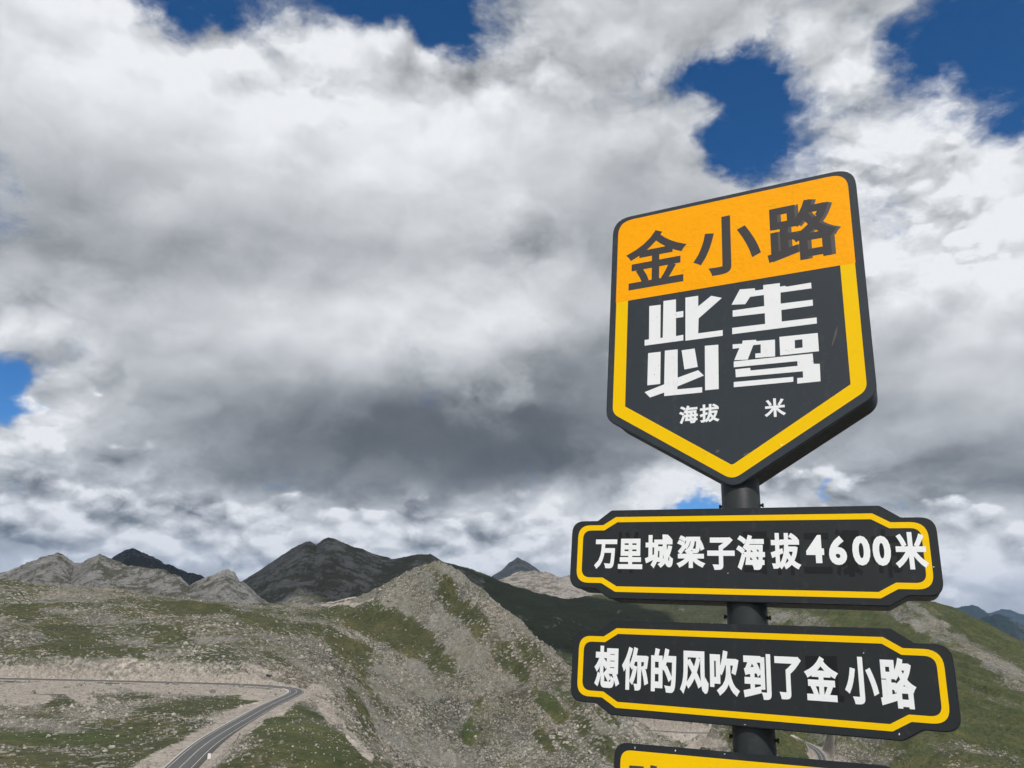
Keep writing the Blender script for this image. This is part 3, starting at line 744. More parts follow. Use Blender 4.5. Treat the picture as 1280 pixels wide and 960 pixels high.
# plain that carries the land to the horizon
n = 96
va = [(r * math.sin(2 * math.pi * k / n), r * math.cos(2 * math.pi * k / n), z) for r, z in ((2200, -330), (12000, -1500), (29000, -2200)) for k in range(n)]
qa = [(b * n + k, b * n + (k + 1) % n, (b + 1) * n + (k + 1) % n, (b + 1) * n + k) for b in range(2) for k in range(n)]
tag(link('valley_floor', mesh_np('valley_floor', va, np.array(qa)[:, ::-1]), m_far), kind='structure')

# ----------------------------------------------------------------------------
# roads
# ----------------------------------------------------------------------------
def ribbon(line, off0, off1, dz, name, mat, thick=0.0):
    d = np.gradient(line[:, :2], axis=0); d /= np.linalg.norm(d, axis=1)[:, None] + 1e-9
    nrm = np.stack([-d[:, 1], d[:, 0]], 1)
    o0 = np.broadcast_to(np.asarray(off0, float), (len(line),)); o1 = np.broadcast_to(np.asarray(off1, float), (len(line),))
    L = np.c_[line[:, :2] + nrm * o0[:, None], line[:, 2] + dz]
    Rr = np.c_[line[:, :2] + nrm * o1[:, None], line[:, 2] + dz]
    n = len(line); k = np.arange(n - 1)
    if thick:
        v = np.vstack([L, Rr, L - [0, 0, thick], Rr - [0, 0, thick]])
        q = np.vstack([np.c_[k, k + n, k + n + 1, k + 1], np.c_[k + 2 * n, k, k + 1, k + 2 * n + 1], np.c_[k + n, k + 3 * n, k + 3 * n + 1, k + n + 1]])
    else:
        v = np.vstack([L, Rr]); q = np.c_[k, k + n, k + n + 1, k + 1]
    return link(name, mesh_np(name, v, q, False), mat)

s = np.linspace(0, 1, len(road_line))
wide = 1.1 * (1 - sstep(0.10, 0.30, s))                       # lay-by on the near stretch, right hand side
tag(ribbon(road_line, 3.4, -3.0 - wide, 0.0, 'road', MATS['asphalt'], 0.3), 'grey asphalt road curving across the bench at lower left', kind='structure')
for off, w, nm in ((2.75, 0.11, 'edge_line'), (0.1, 0.11, 'centre_line'), (-2.55, 0.11, 'edge_line')):
    cut = road_line[:int(len(road_line) * 0.60)]
    tag(ribbon(cut, off + w / 2, off - w / 2, 0.005, nm, MATS['road_paint']), kind='structure')
kl = road_line[:int(len(road_line) * 0.56)]
tag(ribbon(kl, 3.75 + 0.5 * sstep(0.8, 0.95, np.linspace(0, 1, len(kl))), 3.4, 0.10, 'kerb', MATS['concrete'], 0.4), kind='structure')
bend = road_line[int(len(road_line) * 0.30):int(len(road_line) * 0.62)]
for ln, nm, w in ((vroad_line, 'road', 3.3), (loop_line, 'road', 2.6)):
    tag(ribbon(ln, w, -w, 0.0, nm, MATS['asphalt'], 0.3), 'asphalt hairpin on the valley floor seen between the sign boards' if ln is vroad_line else 'small asphalt loop beside the sign post in the valley', kind='structure')
    tag(ribbon(ln, 0.08, -0.08, 0.005, 'centre_line', MATS['road_paint']), kind='structure')
    for sd in (1, -1):
        tag(ribbon(ln, sd * w * 0.9 + 0.1, sd * w * 0.9 - 0.1, 0.005, 'edge_line', MATS['road_paint']), kind='structure')

def box_bm(bm, sx, sy, sz, loc=(0, 0, 0), rot=None):
    g = bmesh.ops.create_cube(bm, size=1.0)
    M = Matrix.Translation(loc) @ (rot.to_4x4() if rot else Matrix()) @ Matrix.Diagonal((sx, sy, sz, 1))
    bmesh.ops.transform(bm, matrix=M, verts=g['verts'])

def bm_obj(name, bm, mat, parent=None, bevel=0.0, segs=2):
    if bevel:
        bmesh.ops.bevel(bm, geom=[e for e in bm.edges], offset=bevel, segments=segs, affect='EDGES', profile=0.5)
    me = bpy.data.meshes.new(name); bm.to_mesh(me); bm.free()
    return link(name, me, mat, parent)

# white roadside marker slab on two feet beside the near stretch
_, rpy = project(road_line[:, 0], road_line[:, 1], road_line[:, 2])
ri = int(np.argmin(np.abs(rpy - 950.0) + 1e3 * (np.arange(len(rpy)) > len(rpy) * 0.3)))
rd = road_line[ri + 1] - road_line[ri - 1]; rd /= np.linalg.norm(rd[:2])
mk = bpy.data.objects.new('road_marker', None); COL.objects.link(mk)
mk.location = (road_line[ri][0] + rd[1] * 4.75, road_line[ri][1] - rd[0] * 4.75, road_line[ri][2] - 0.1); mk.rotation_euler = (0, 0, R(28))
tag(mk, 'small white marker slab standing beside the asphalt road', 'road marker')
bm = bmesh.new(); box_bm(bm, 0.75, 0.12, 1.25, (0, 0, 0.85)); bm_obj('panel', bm, MATS['post_white'], mk, 0.02)
for sx in (-0.26, 0.26):
    bm = bmesh.new(); box_bm(bm, 0.10, 0.10, 0.5, (sx, 0.0, 0.05)); bm_obj('leg', bm, MATS['concrete'], mk, 0.01)

# ----------------------------------------------------------------------------
# the sign: a leaning post with a shield board and three name boards
# ----------------------------------------------------------------------------
SP, SRL = R(21.84199), R(4.90547)                     # lean of the post relative to the lens
fr, fu, ff = cam_axes(SP, SRL)
Mlean = np.stack([CR, CU, CF], 1) @ np.stack([fr, fu, ff], 1).T
Mlean = Matrix(Mlean.tolist())
C0 = Vector((0.86995547, 2.87109343, 0.53627664))     # middle of the boards in the post's own frame
root = bpy.data.objects.new('road_sign', None); COL.objects.link(root)
up = Mlean @ Vector((0, 0, 1))
cw = Mlean @ C0
base = cw - up * ((cw.z + 1.66) / up.z)
root.matrix_world = Matrix.Translation(base) @ Mlean.to_4x4()
tag(root, 'leaning black post carrying a shield board above long lettered boards', 'road sign')
H0 = (cw - base).length                               # height of the board origin above the foot

def offset_poly(p, d):
    """offset a closed counter-clockwise polygon outward by d (mitred)"""
    n = len(p); out = []
    for i in range(n):
        a = Vector(p[i - 1]); b = Vector(p[i]); c = Vector(p[(i + 1) % n])
        e1 = (b - a).normalized(); e2 = (c - b).normalized()
        n1 = Vector((e1.y, -e1.x)); n2 = Vector((e2.y, -e2.x))
        m = n1 + n2
        m = m / max(0.35, m.dot(m)) * 2 if m.length > 1e-6 else n1
        out.append(tuple(b + m * d))
    return out

def round_poly(p, rad, segs=7):
    n = len(p); out = []
    if not hasattr(rad, '__len__'):
        rad = [rad] * n
    for i in range(n):
        a = Vector(p[i - 1]); b = Vector(p[i]); c = Vector(p[(i + 1) % n]); r = rad[i]
        if r <= 0:
            out.append(tuple(b)); continue
        u = (a - b); v = (c - b); lu, lv = u.length, v.length; u.normalize(); v.normalize()
        ang = math.acos(max(-1, min(1, u.dot(v))))
        d = min(r / math.tan(ang / 2), lu * 0.48, lv * 0.48)
        for k in range(segs + 1):
            t = k / segs
            q = (b + u * d) * (1 - t) ** 2 + b * 2 * t * (1 - t) + (b + v * d) * t ** 2
            out.append(tuple(q))
    return out

def prism(p, y0, y1, hole=None):
    """closed prism in the x-z plane between depths y0 (front, towards the viewer) and y1"""
    bm = bmesh.new()
    n = len(p)
    if hole is None:
        f = [bm.verts.new((x, y0, z)) for x, z in p]; b = [bm.verts.new((x, y1, z)) for x, z in p]
        bm.faces.new(f); bm.faces.new(b[::-1])
        for i in range(n):
            bm.faces.new((f[i - 1], b[i - 1], b[i], f[i]))
    else:
        f = [bm.verts.new((x, y0, z)) for x, z in p]; b = [bm.verts.new((x, y1, z)) for x, z in p]
        hf = [bm.verts.new((x, y0, z)) for x, z in hole]; hb = [bm.verts.new((x, y1, z)) for x, z in hole]
        for i in range(n):
            bm.faces.new((f[i - 1], b[i - 1], b[i], f[i])); bm.faces.new((hf[i], hb[i], hb[i - 1], hf[i - 1]))
            bm.faces.new((f[i - 1], f[i], hf[i], hf[i - 1])); bm.faces.new((b[i], b[i - 1], hb[i - 1], hb[i]))
    bmesh.ops.recalc_face_normals(bm, faces=bm.faces)
    return bm

def board(name, yaw, label=None):
    return yaw

def place(o, yaw):
    """put a board (local x along it, y away from the viewer, z up) at the post"""
    o.parent = root
    o.location = (0, 0, H0); o.rotation_euler = (0, 0, yaw)

def plate(name, outline, rad, yaw, mat, label, depth=0.12, inset=0.014, drop=(0.0, 0.0)):
    p = round_poly(outline, rad)
    bm = prism(p, 0.0, 0.014)
    top = [e for e in bm.edges if abs(e.verts[0].co.y) < 1e-6 and abs(e.verts[1].co.y) < 1e-6]
    bmesh.ops.bevel(bm, geom=top, offset=0.003, segments=2, affect='EDGES')
    o = bm_obj(name, bm, mat)
    place(o, yaw)
    if label:
        o['label'] = label
    q = round_poly(offset_poly(outline, -inset), rad)
    bm_obj('housing', prism(q, 0.0145, depth), MATS['housing_black'], o)
    return o

def decal(name, p, mat, parent, z0=0.0004, hole=None):
    return bm_obj(name, prism(p, -z0, -0.0001, hole), mat, parent)

def ring(name, outer, width, rad, mat, parent, z0=0.0004):
    inner = offset_poly(outer, -width)
    ro = round_poly(outer, rad); ri = round_poly(inner, [max(0.003, r - width) if r > 0 else 0 for r in (rad if hasattr(rad, '__len__') else [rad] * len(outer))])
    return decal(name, ro, mat, parent, z0, ri)

def glyph(ch, box, mat, parent, bold=0.03, y=-0.0006, name='character', italic=0.0):
    """one character of lettering film, sized to its box (x0, x1, z0, z1)"""
    cu = bpy.data.curves.new('character', 'FONT'); cu.body = ch; cu.resolution_u = 4
    cu.extrude = 0.01; cu.bevel_depth = bold; cu.bevel_resolution = 0
    o = bpy.data.objects.new('character', cu); COL.objects.link(o)
    me = bpy.data.meshes.new_from_object(o.evaluated_get(bpy.context.evaluated_depsgraph_get()))
    bpy.data.objects.remove(o); bpy.data.curves.remove(cu)
    n = len(me.vertices); co = np.zeros(n * 3, np.float32); me.vertices.foreach_get('co', co); co = co.reshape(-1, 3)
    lo, hi = co.min(0), co.max(0)
    x0, x1, z0, z1 = box
    q = (co - lo) / (hi - lo)
    out = np.empty_like(co)
    out[:, 0] = x0 + q[:, 0] * (x1 - x0); out[:, 2] = z0 + q[:, 1] * (z1 - z0)
    out[:, 1] = y + (1 - q[:, 2]) * 0.00025
    me.vertices.foreach_set('co', out.ravel()); me.polygons.foreach_set('use_smooth', np.zeros(len(me.polygons), bool)); me.update()
    me.materials.clear()
    return link(name, me, mat, parent)

YS, Y1, Y2, Y3 = R(-29.719), R(-25.363), R(-31.02), R(-29.5)

# shield ------------------------------------------------------------
sh_out = [(-0.530, 0.595), (0.0, 0.268), (0.522, 0.592), (0.522, 1.596), (-0.530, 1.596)]
sh_rad = [0.075, 0.07, 0.075, 0.085, 0.085]
sh = plate('shield_board', sh_out, sh_rad, YS, MATS['charcoal_paint'], 'shield shaped charcoal board with orange top and yellow border', depth=0.155, inset=0.008)
yo = [(-0.500, 0.618), (-0.005, 0.302), (0.490, 0.614), (0.490, 1.150), (0.436, 1.150), (0.436, 0.642), (-0.005, 0.360), (-0.445, 0.645), (-0.445, 1.150), (-0.500, 1.150)]
decal('border', round_poly(yo, [0.055, 0.055, 0.055, 0, 0, 0.004, 0.015, 0.004, 0, 0]), MATS['yellow_film'], sh)
decal('orange_panel', round_poly([(-0.502, 1.149), (0.492, 1.149), (0.492, 1.575), (-0.502, 1.575)], [0, 0, 0.07, 0.07]), MATS['orange_film'], sh, 0.0005)
glyph('金', (-0.459, -0.178, 1.200, 1.489), MATS['dark_film'], sh, 0.023, -0.0010)
glyph('小', (-0.149, 0.137, 1.200, 1.487), MATS['dark_film'], sh, 0.026, -0.0010)
glyph('路', (0.176, 0.452, 1.203, 1.487), MATS['ghost_grey_film'], sh, 0.027, -0.0008, 'old_character')
glyph('路', (0.163, 0.436, 1.203, 1.487), MATS['dark_film'], sh, 0.024, -0.0012)
words = {
 'ci': [[(-0.364,0.9431),(-0.3444,0.9435),(-0.3455,1.1043),(-0.2942,1.1023),(-0.294,0.9426),(-0.2834,0.9417),(-0.2816,1.1181),(-0.2262,1.1165),(-0.2261,1.0547),(-0.1939,1.0547),(-0.194,1.0256),(-0.226,1.0262),(-0.2259,0.9403),(-0.1941,0.9421),(-0.1942,0.9157),(-0.3636,0.9161)],
        [(-0.1845,1.1172),(-0.1293,1.1161),(-0.1297,1.0652),(-0.0738,1.106),(-0.0295,1.0878),(-0.1284,1.008),(-0.1309,0.9389),(-0.0291,0.9381),(-0.0296,0.9123),(-0.1851,0.913)]],
 'bi': [[(-0.3472,0.8783),(-0.2921,0.8772),(-0.2926,0.7298),(-0.3486,0.73)],
        [(-0.2736,0.8798),(-0.2185,0.8779),(-0.2184,0.7489),(-0.1324,0.7717),(-0.1093,0.7449),(-0.2195,0.7098),(-0.2195,0.6972),(-0.1169,0.6947),(-0.1171,0.6719),(-0.2752,0.6733),(-0.2753,0.6891),(-0.336,0.6737),(-0.3599,0.7005),(-0.2755,0.7259)],
        [(-0.2015,0.8709),(-0.1463,0.8715),(-0.134,0.7865),(-0.1897,0.7822)], [(-0.1037,0.8776),(-0.0483,0.8746),(-0.0502,0.679),(-0.1049,0.6798)]],
 'sheng': [[(0.0453,1.1142),(0.1061,1.108),(0.107,1.0975),(0.1392,1.0966),(0.14,1.1164),(0.2055,1.1134),(0.2047,1.0967),(0.2245,1.0973),(0.2304,1.0919),(0.3241,1.0927),(0.3244,1.0669),(0.206,1.0696),(0.2043,1.0194),(0.3255,1.0156),(0.3251,0.9896),(0.2054,0.9906),(0.2048,0.9391),(0.3353,0.9357),(0.3348,0.9096),(0.0091,0.9133),(0.0098,0.9419),(0.1406,0.9389),(0.1412,0.9873),(0.013,0.9922),(0.0137,1.0214),(0.1406,1.0198),(0.1407,1.0707),(0.0858,1.0719),(0.0657,1.0417),(0.0098,1.0486)]],
 'jia': [[(0.0098,0.8676),(0.0477,0.8648),(0.05,0.8786),(0.1029,0.8742),(0.1039,0.8678),(0.1753,0.8641),(0.1728,0.7915),(0.097,0.7951),(0.0977,0.8143),(0.1185,0.8135),(0.1199,0.8514),(0.091,0.8522),(0.0673,0.7922),(0.0144,0.7966),(0.0359,0.8475),(0.0093,0.8478)],
         [(0.0123,0.7913),(0.3116,0.7844),(0.3125,0.7411),(0.3345,0.7382),(0.3328,0.6666),(0.2491,0.6669),(0.2503,0.6897),(0.2716,0.6891),(0.2719,0.7153),(0.0187,0.7215),(0.0177,0.756),(0.0754,0.7554),(0.0768,0.7436),(0.2542,0.7402),(0.2541,0.7602),(0.0117,0.7657)],
         [(0.01,0.702),(0.2362,0.6967),(0.2351,0.6764),(0.0095,0.6797)]]}
for k in ('ci', 'sheng', 'bi', 'jia'):
    me_all = bmesh.new()
    strokes = [(p, None) for p in words[k]]
    if k == 'jia':
        strokes.append(([(0.192, 0.793), (0.335, 0.7911), (0.3352, 0.8685), (0.1927, 0.8732)], [(0.2482, 0.8149), (0.2769, 0.8149), (0.2777, 0.8501), (0.2494, 0.8505)]))
    for p, hole in strokes:
        b = prism(p, -0.0006, -0.0001, hole)
        tmp = bpy.data.meshes.new('tmp'); b.to_mesh(tmp); b.free(); me_all.from_mesh(tmp); bpy.data.meshes.remove(tmp)
    bm_obj('character', me_all, MATS['white_film'], sh)
glyph('海', (-0.2125, -0.1352, 0.5438, 0.621), MATS['white_film'], sh, 0.032)
glyph('拔', (-0.1283, -0.049, 0.5417, 0.6188), MATS['white_film'], sh, 0.032)
glyph('米', (0.1232, 0.2024, 0.5399, 0.6159), MATS['white_film'], sh, 0.028)
# a long scuff and small scratches on the shield
for (x, z, w, h, rot) in ((0.395, 0.845, 0.008, 0.085, -18), (0.315, 0.945, 0.06, 0.002, 4), (0.05, 0.40, 0.028, 0.010, 20), (-0.06, 0.42, 0.016, 0.012, 30)):
    p = [(math.cos(t) * w * (1 + 0.25 * math.sin(3 * t + x * 50)), math.sin(t) * h * (1 + 0.2 * math.sin(5 * t))) for t in np.linspace(0, 2 * math.pi, 14, endpoint=False)]
    c, s_ = math.cos(R(rot)), math.sin(R(rot))
    decal('scuff', [(x + 0.5 * (a * c - b * s_), z + 0.5 * (a * s_ + b * c)) for a, b in p], MATS['ghost_grey_film'], sh, 0.0003)
# bits of torn film on the orange panel
for (x, z, w, h, rot) in ((-0.17, 1.372, 0.026, 0.004, -12), (0.03, 1.205, 0.016, 0.006, -50), (-0.205, 1.165, 0.02, 0.006, -65), (-0.19, 1.258, 0.03, 0.003, 18), (0.19, 1.497, 0.03, 0.005, 8), (-0.1, 1.19, 0.004, 0.01, 0)):
    c, s_ = math.cos(R(rot)), math.sin(R(rot))
    decal('torn_film', [(x + a * c - b * s_, z + a * s_ + b * c) for a, b in ((-w / 2, -h / 2), (w / 2, -h / 3), (w / 2, h / 2), (-w / 3, h / 2))], MATS['yellow_film'], sh, 0.0013)

# name boards --------------------------------------------------------
def name_board(name, zc, hh, yaw, label):
    """long board with stepped, rounded ends; zc middle height, hh half height of the tall middle"""
    o = [(-0.475, zc - hh), (0.496, zc - hh), (0.556, zc - hh + 0.036), (0.661, zc - hh + 0.036), (0.661, zc + hh - 0.043), (0.556, zc + hh - 0.043), (0.492, zc + hh),
         (-0.478, zc + hh), (-0.534, zc + hh - 0.042), (-0.640, zc + hh - 0.042), (-0.640, zc - hh + 0.036), (-0.534, zc - hh + 0.036)]
    rad = [0.02, 0.02, 0.012, 0.05, 0.05, 0.012, 0.02, 0.02, 0.012, 0.05, 0.05, 0.012]
    b = plate(name, o, rad, yaw, MATS['charcoal_board'], label, depth=0.135, inset=0.002)
    y = [(-0.453, zc - hh + 0.026), (0.470, zc - hh + 0.026), (0.526, zc - hh + 0.058), (0.634, zc - hh + 0.058), (0.634, zc + hh - 0.060), (0.522, zc + hh - 0.060), (0.467, zc + hh - 0.028),
         (-0.458, zc + hh - 0.028), (-0.510, zc + hh - 0.060), (-0.612, zc + hh - 0.060), (-0.612, zc - hh + 0.058), (-0.510, zc - hh + 0.058)]
    ring('border', y, 0.0205, [0.008, 0.008, 0.012, 0.055, 0.055, 0.012, 0.008, 0.008, 0.012, 0.055, 0.055, 0.012], MATS['yellow_film'], b)
    return b

b1 = name_board('name_board', 0.0215, 0.1715, Y1, 'upper long charcoal board with white characters and the number 4600')
for ch, bx in [('万', (-0.5416, -0.4501, -0.0386, 0.0763)), ('里', (-0.4447, -0.3489, -0.0374, 0.079)), ('城', (-0.3391, -0.231, -0.0339, 0.0948)), ('梁', (-0.2179, -0.1104, -0.0308, 0.0913)), ('子', (-0.1033, -0.004, -0.0366, 0.0835)),
               ('海', (0.0016, 0.1025, -0.0361, 0.092)), ('拔', (0.1223, 0.2246, -0.032, 0.0984)), ('4', (0.2429, 0.3021, -0.0088, 0.0902)), ('6', (0.3177, 0.3756, -0.0148, 0.087)), ('0', (0.3938, 0.4504, -0.0157, 0.0867)), ('0', (0.458, 0.5145, -0.0161, 0.0864)), ('米', (0.5256, 0.6264, -0.027, 0.0987))]:
    glyph(ch, bx, MATS['white_film'], b1, 0.038 if ch not in '4600' else 0.048, -0.0008)
for ch, bx in [('三', (0.232, 0.325, -0.045, 0.098)), ('瀑', (0.335, 0.43, -0.055, 0.112)), ('布', (0.452, 0.55, -0.056, 0.112)), ('雪', (0.02, 0.118, -0.05, 0.104)), ('神', (0.128, 0.222, -0.052, 0.108)), ('样', (-0.46, -0.36, -0.052, 0.108))]:
    glyph(ch, bx, MATS['ghost_film'], b1, 0.03, -0.0004, 'old_character')
b2 = name_board('name_board', -0.3925, 0.1675, Y2, 'lower long charcoal board with ten white characters')
for ch, bx in [('想', (-0.544, -0.4419, -0.4676, -0.319)), ('你', (-0.4328, -0.3291, -0.4698, -0.3182)), ('的', (-0.3192, -0.2242, -0.4694, -0.318)), ('风', (-0.2103, -0.1069, -0.4694, -0.323)), ('吹', (-0.1016, 0.0019, -0.4666, -0.3163)),
               ('到', (0.0143, 0.1076, -0.4694, -0.3222)), ('了', (0.1211, 0.2076, -0.4633, -0.3264)), ('金', (0.2156, 0.3223, -0.4607, -0.3215)), ('小', (0.3404, 0.4415, -0.4623, -0.3174)), ('路', (0.4453, 0.5497, -0.4659, -0.315))]:
    glyph(ch, bx, MATS['white_film'], b2, 0.038, -0.0008)
decal('old_film', [(0.222, -0.452), (0.335, -0.460), (0.337, -0.440), (0.322, -0.438), (0.322, -0.318), (0.222, -0.322)], MATS['ghost_film'], b2, 0.0003)

# yellow board at the bottom edge of the picture
y3o = [(-0.450, -0.99), (0.478, -0.985), (0.478, -0.633), (-0.450, -0.648)]
b3 = plate('yellow_board', y3o, 0.05, Y3, MATS['charcoal_board'], 'yellow board with dark characters, cut by the picture edge', depth=0.135, inset=0.004)
decal('yellow_panel', round_poly([(-0.425, -0.965), (0.452, -0.960), (0.452, -0.656), (-0.425, -0.671)], 0.04), MATS['yellow_film'], b3)
decal('character', [(-0.392, -0.728), (-0.391, -0.7185), (-0.338, -0.7165), (-0.339, -0.745), (-0.352, -0.745), (-0.352, -0.727)], MATS['dark_film'], b3, 0.0009)
decal('character', [(-0.318, -0.745), (-0.3135, -0.7095), (-0.290, -0.7115), (-0.297, -0.745)], MATS['dark_film'], b3, 0.0009)

# chips along the board edges and specks on their faces
def chip(parent, x, z, w, h, mat='white_film', y=0.0009):
    k = rnd.uniform(0.3, 0.9); w *= 0.6; h *= 0.6
    decal('paint_chip', [(x - w / 2, z - h * 0.2), (x - w * 0.1, z - h / 2), (x + w / 2, z - h * 0.3 * k), (x + w * 0.3, z + h / 2), (x - w * 0.35 * k, z + h * 0.35)], MATS[mat], parent, y)
for x, z, w, h in ((-0.372, -0.660, 0.004, 0.014), (-0.225, -0.655, 0.006, 0.012), (-0.228, -0.668, 0.004, 0.005), (-0.055, -0.649, 0.010, 0.004)):
    chip(b3, x, z, w, h)
for x, z, w, h in ((0.405, -0.305, 0.006, 0.005), (0.488, -0.540, 0.006, 0.012), (0.015, -0.552, 0.012, 0.003)):
    chip(b2, x, z, w, h)
for x, z, w, h in ((0.638, -0.018, 0.010, 0.004), (-0.03, -0.048, 0.006, 0.005)):
    chip(b1, x, z, w, h)
for x, z, w, h in ((0.19, 1.49, 0.03, 0.010), (0.36, 1.40, 0.006, 0.012), (0.285, 1.47, 0.01, 0.008), (0.18, 0.425, 0.008, 0.012), (0.43, 1.36, 0.004, 0.02)):
    chip(sh, x, z, w, h, 'white_film' if z < 1.2 else 'yellow_film', 0.0014)
for x, z in ((-0.315, 0.80), (-0.318, 0.775), (-0.30, 0.815), (-0.33, 1.03), (-0.31, 1.045), (0.215, 0.812), (0.225, 0.807), (0.238, 0.81), (0.26, 0.755), (0.31, 0.752), (0.233, 0.715), (-0.225, 1.041)):
    chip(sh, x, z, rnd.uniform(0.003, 0.007), rnd.uniform(0.003, 0.007), 'charcoal_paint', 0.0009)

# post ----------------------------------------------------------------
n_back = Vector((-math.sin(R(-29)), math.cos(R(-29)), 0))
hx = Vector((math.cos(R(-29)), math.sin(R(-29)), 0))
def post_at(z):                                        # slight lean of the tube against the boards
    return hx * (0.0125 - 0.0245 * z - 0.006 * 0) + n_back * 0.083 + Vector((0, 0, H0 + z))
bm = bmesh.new()
zs = [-H0 - 0.25, -H0 * 0.5, 0.0, 1.15]; RAD = 0.0715; NS = 40
rings = []
for z in zs:
    c = post_at(z)
    rings.append([bm.verts.new(c + Vector((math.cos(2 * math.pi * k / NS) * RAD, math.sin(2 * math.pi * k / NS) * RAD, 0))) for k in range(NS)])
for q in range(len(zs) - 1):
    for k in range(NS):
        f = bm.faces.new((rings[q][k - 1], rings[q][k], rings[q + 1][k], rings[q + 1][k - 1])); f.smooth = True
bm.faces.new(rings[-1]); bm.faces.new(rings[0][::-1])
bm_obj('post', bm, MATS['pole_black'], root)
for z in (0.2205, -0.192, -0.594):
    for sd in (-1, 1):
        bm = bmesh.new()
        bmesh.ops.create_cone(bm, cap_ends=True, segments=12, radius1=0.005, radius2=0.005, depth=0.014)
        bmesh.ops.create_cone(bm, cap_ends=True, segments=6, radius1=0.008, radius2=0.008, depth=0.006, matrix=Matrix.Translation((0, 0, 0.005)))
        o = bm_obj('bolt', bm, MATS['bolt_black'], root)
        side = (hx * sd + Vector((0, 0, 0))).normalized()
        o.matrix_local = Matrix.Translation(post_at(z) + side * (RAD + 0.004)) @ side.to_track_quat('Z', 'Y').to_matrix().to_4x4()
# concrete footing
bm = bmesh.new(); bmesh.ops.create_cone(bm, cap_ends=True, segments=28, radius1=0.24, radius2=0.20, depth=0.22)
o = bm_obj('footing', bm, MATS['concrete'], root, 0.012); o.location = post_at(-H0) + Vector((0, 0, 0.02))

# ----------------------------------------------------------------------------
# loose stones
# ----------------------------------------------------------------------------
rs = np.random.RandomState(5)
jf = np.where((az > -AZF) & (az < AZF))[0]
i0 = np.searchsorted(lr, math.log(160))
cand_i = rs.randint(i0, NR - 32, 420000); cand_j = rs.randint(jf[0], jf[-1], 420000)
g = GR[cand_i, cand_j]; dd = DIRT[cand_i, cand_j]; px = PX[cand_i, cand_j]; py = PY[cand_i, cand_j]; r_c = rr[cand_i, cand_j]
clump = N_mid[cand_i, cand_j]
dens = (1 - sstep(0.25, 0.75, g + 0.2 * clump)) * 0.45 + 0.035
dens *= np.where(dd > 0.6, 0.22, 1.0) * (1 - 0.85 * right_hill[cand_i, cand_j]) * np.where(left_hill[cand_i, cand_j], 0.65, 1.0)
dens *= (np.minimum(np.minimum(DR, DV), DL)[cand_i, cand_j] > 7.0)
dens *= (px > -40) & (px < 1320) & (py < 1000) & (r_c < 1100)
sel = rs.rand(len(g)) < dens
ci, cj = cand_i[sel], cand_j[sel]
sx = X[ci, cj] + rs.uniform(-.4, .4, len(ci)); sy = Y[ci, cj] + rs.uniform(-.4, .4, len(ci)); sz = Z2[ci, cj]
size = np.exp(rs.normal(math.log(0.30), 0.50, len(ci))) * np.clip(r_c[sel] / 330, 0.75, 1.6)
size = np.where(rs.rand(len(size)) < 0.012, size * 2.6, size)
size = np.clip(size, 0.18, 1.9)
me = bpy.data.meshes.new('scree'); me.from_pydata(np.stack([sx, sy, sz], 1).tolist(), [], [])
add_attr(me, 'size', size)
def stone_nodes():
    ng = bpy.data.node_groups.new('stones', 'GeometryNodeTree')
    ng.interface.new_socket('Geometry', in_out='INPUT', socket_type='NodeSocketGeometry')
    ng.interface.new_socket('Geometry', in_out='OUTPUT', socket_type='NodeSocketGeometry')
    N = ng.nodes; L = ng.links
    gi = N.new('NodeGroupInput'); go = N.new('NodeGroupOutput')
    ico = N.new('GeometryNodeMeshIcoSphere'); ico.inputs['Radius'].default_value = 1.0; ico.inputs['Subdivisions'].default_value = 1
    sp = N.new('GeometryNodeSetPosition'); nt = N.new('ShaderNodeTexNoise'); nt.inputs['Scale'].default_value = 1.1
    vs = N.new('ShaderNodeVectorMath'); vs.operation = 'SUBTRACT'; vs.inputs[1].default_value = (0.5, 0.5, 0.5)
    vm = N.new('ShaderNodeVectorMath'); vm.operation = 'SCALE'; vm.inputs[3].default_value = 1.5
    L.new(nt.outputs['Color'], vs.inputs[0]); L.new(vs.outputs[0], vm.inputs[0]); L.new(vm.outputs[0], sp.inputs['Offset']); L.new(ico.outputs[0], sp.inputs['Geometry'])
    smt = N.new('GeometryNodeSetMaterial'); smt.inputs['Material'].default_value = MATS['stone']; L.new(sp.outputs[0], smt.inputs[0])
    iop = N.new('GeometryNodeInstanceOnPoints'); L.new(gi.outputs[0], iop.inputs['Points']); L.new(smt.outputs[0], iop.inputs['Instance'])
    rv = N.new('FunctionNodeRandomValue'); rv.data_type = 'FLOAT_VECTOR'; rv.inputs[0].default_value = (0, 0, 0); rv.inputs[1].default_value = (6.28, 6.28, 6.28)
    L.new(rv.outputs[0], iop.inputs['Rotation'])
    na = N.new('GeometryNodeInputNamedAttribute'); na.data_type = 'FLOAT'; na.inputs[0].default_value = 'size'
    r2 = N.new('FunctionNodeRandomValue'); r2.data_type = 'FLOAT_VECTOR'; r2.inputs[0].default_value = (0.7, 0.5, 0.35); r2.inputs[1].default_value = (1.3, 1.1, 0.8)
    ms = N.new('ShaderNodeVectorMath'); ms.operation = 'SCALE'; L.new(r2.outputs[0], ms.inputs[0]); L.new(na.outputs[0], ms.inputs[3]); L.new(ms.outputs[0], iop.inputs['Scale'])
    st = N.new('GeometryNodeStoreNamedAttribute'); st.domain = 'INSTANCE'; st.data_type = 'FLOAT'; st.inputs['Name'].default_value = 'tone'
    r3 = N.new('FunctionNodeRandomValue'); r3.data_type = 'FLOAT'
    L.new(iop.outputs[0], st.inputs['Geometry']); L.new(r3.outputs['Value'] if 'Value' in r3.outputs else r3.outputs[1], st.inputs['Value'])
    L.new(st.outputs[0], go.inputs[0])
    return ng
scree = link('scree', me, MATS['stone'])
md = scree.modifiers.new('stones', 'NODES'); md.node_group = stone_nodes()
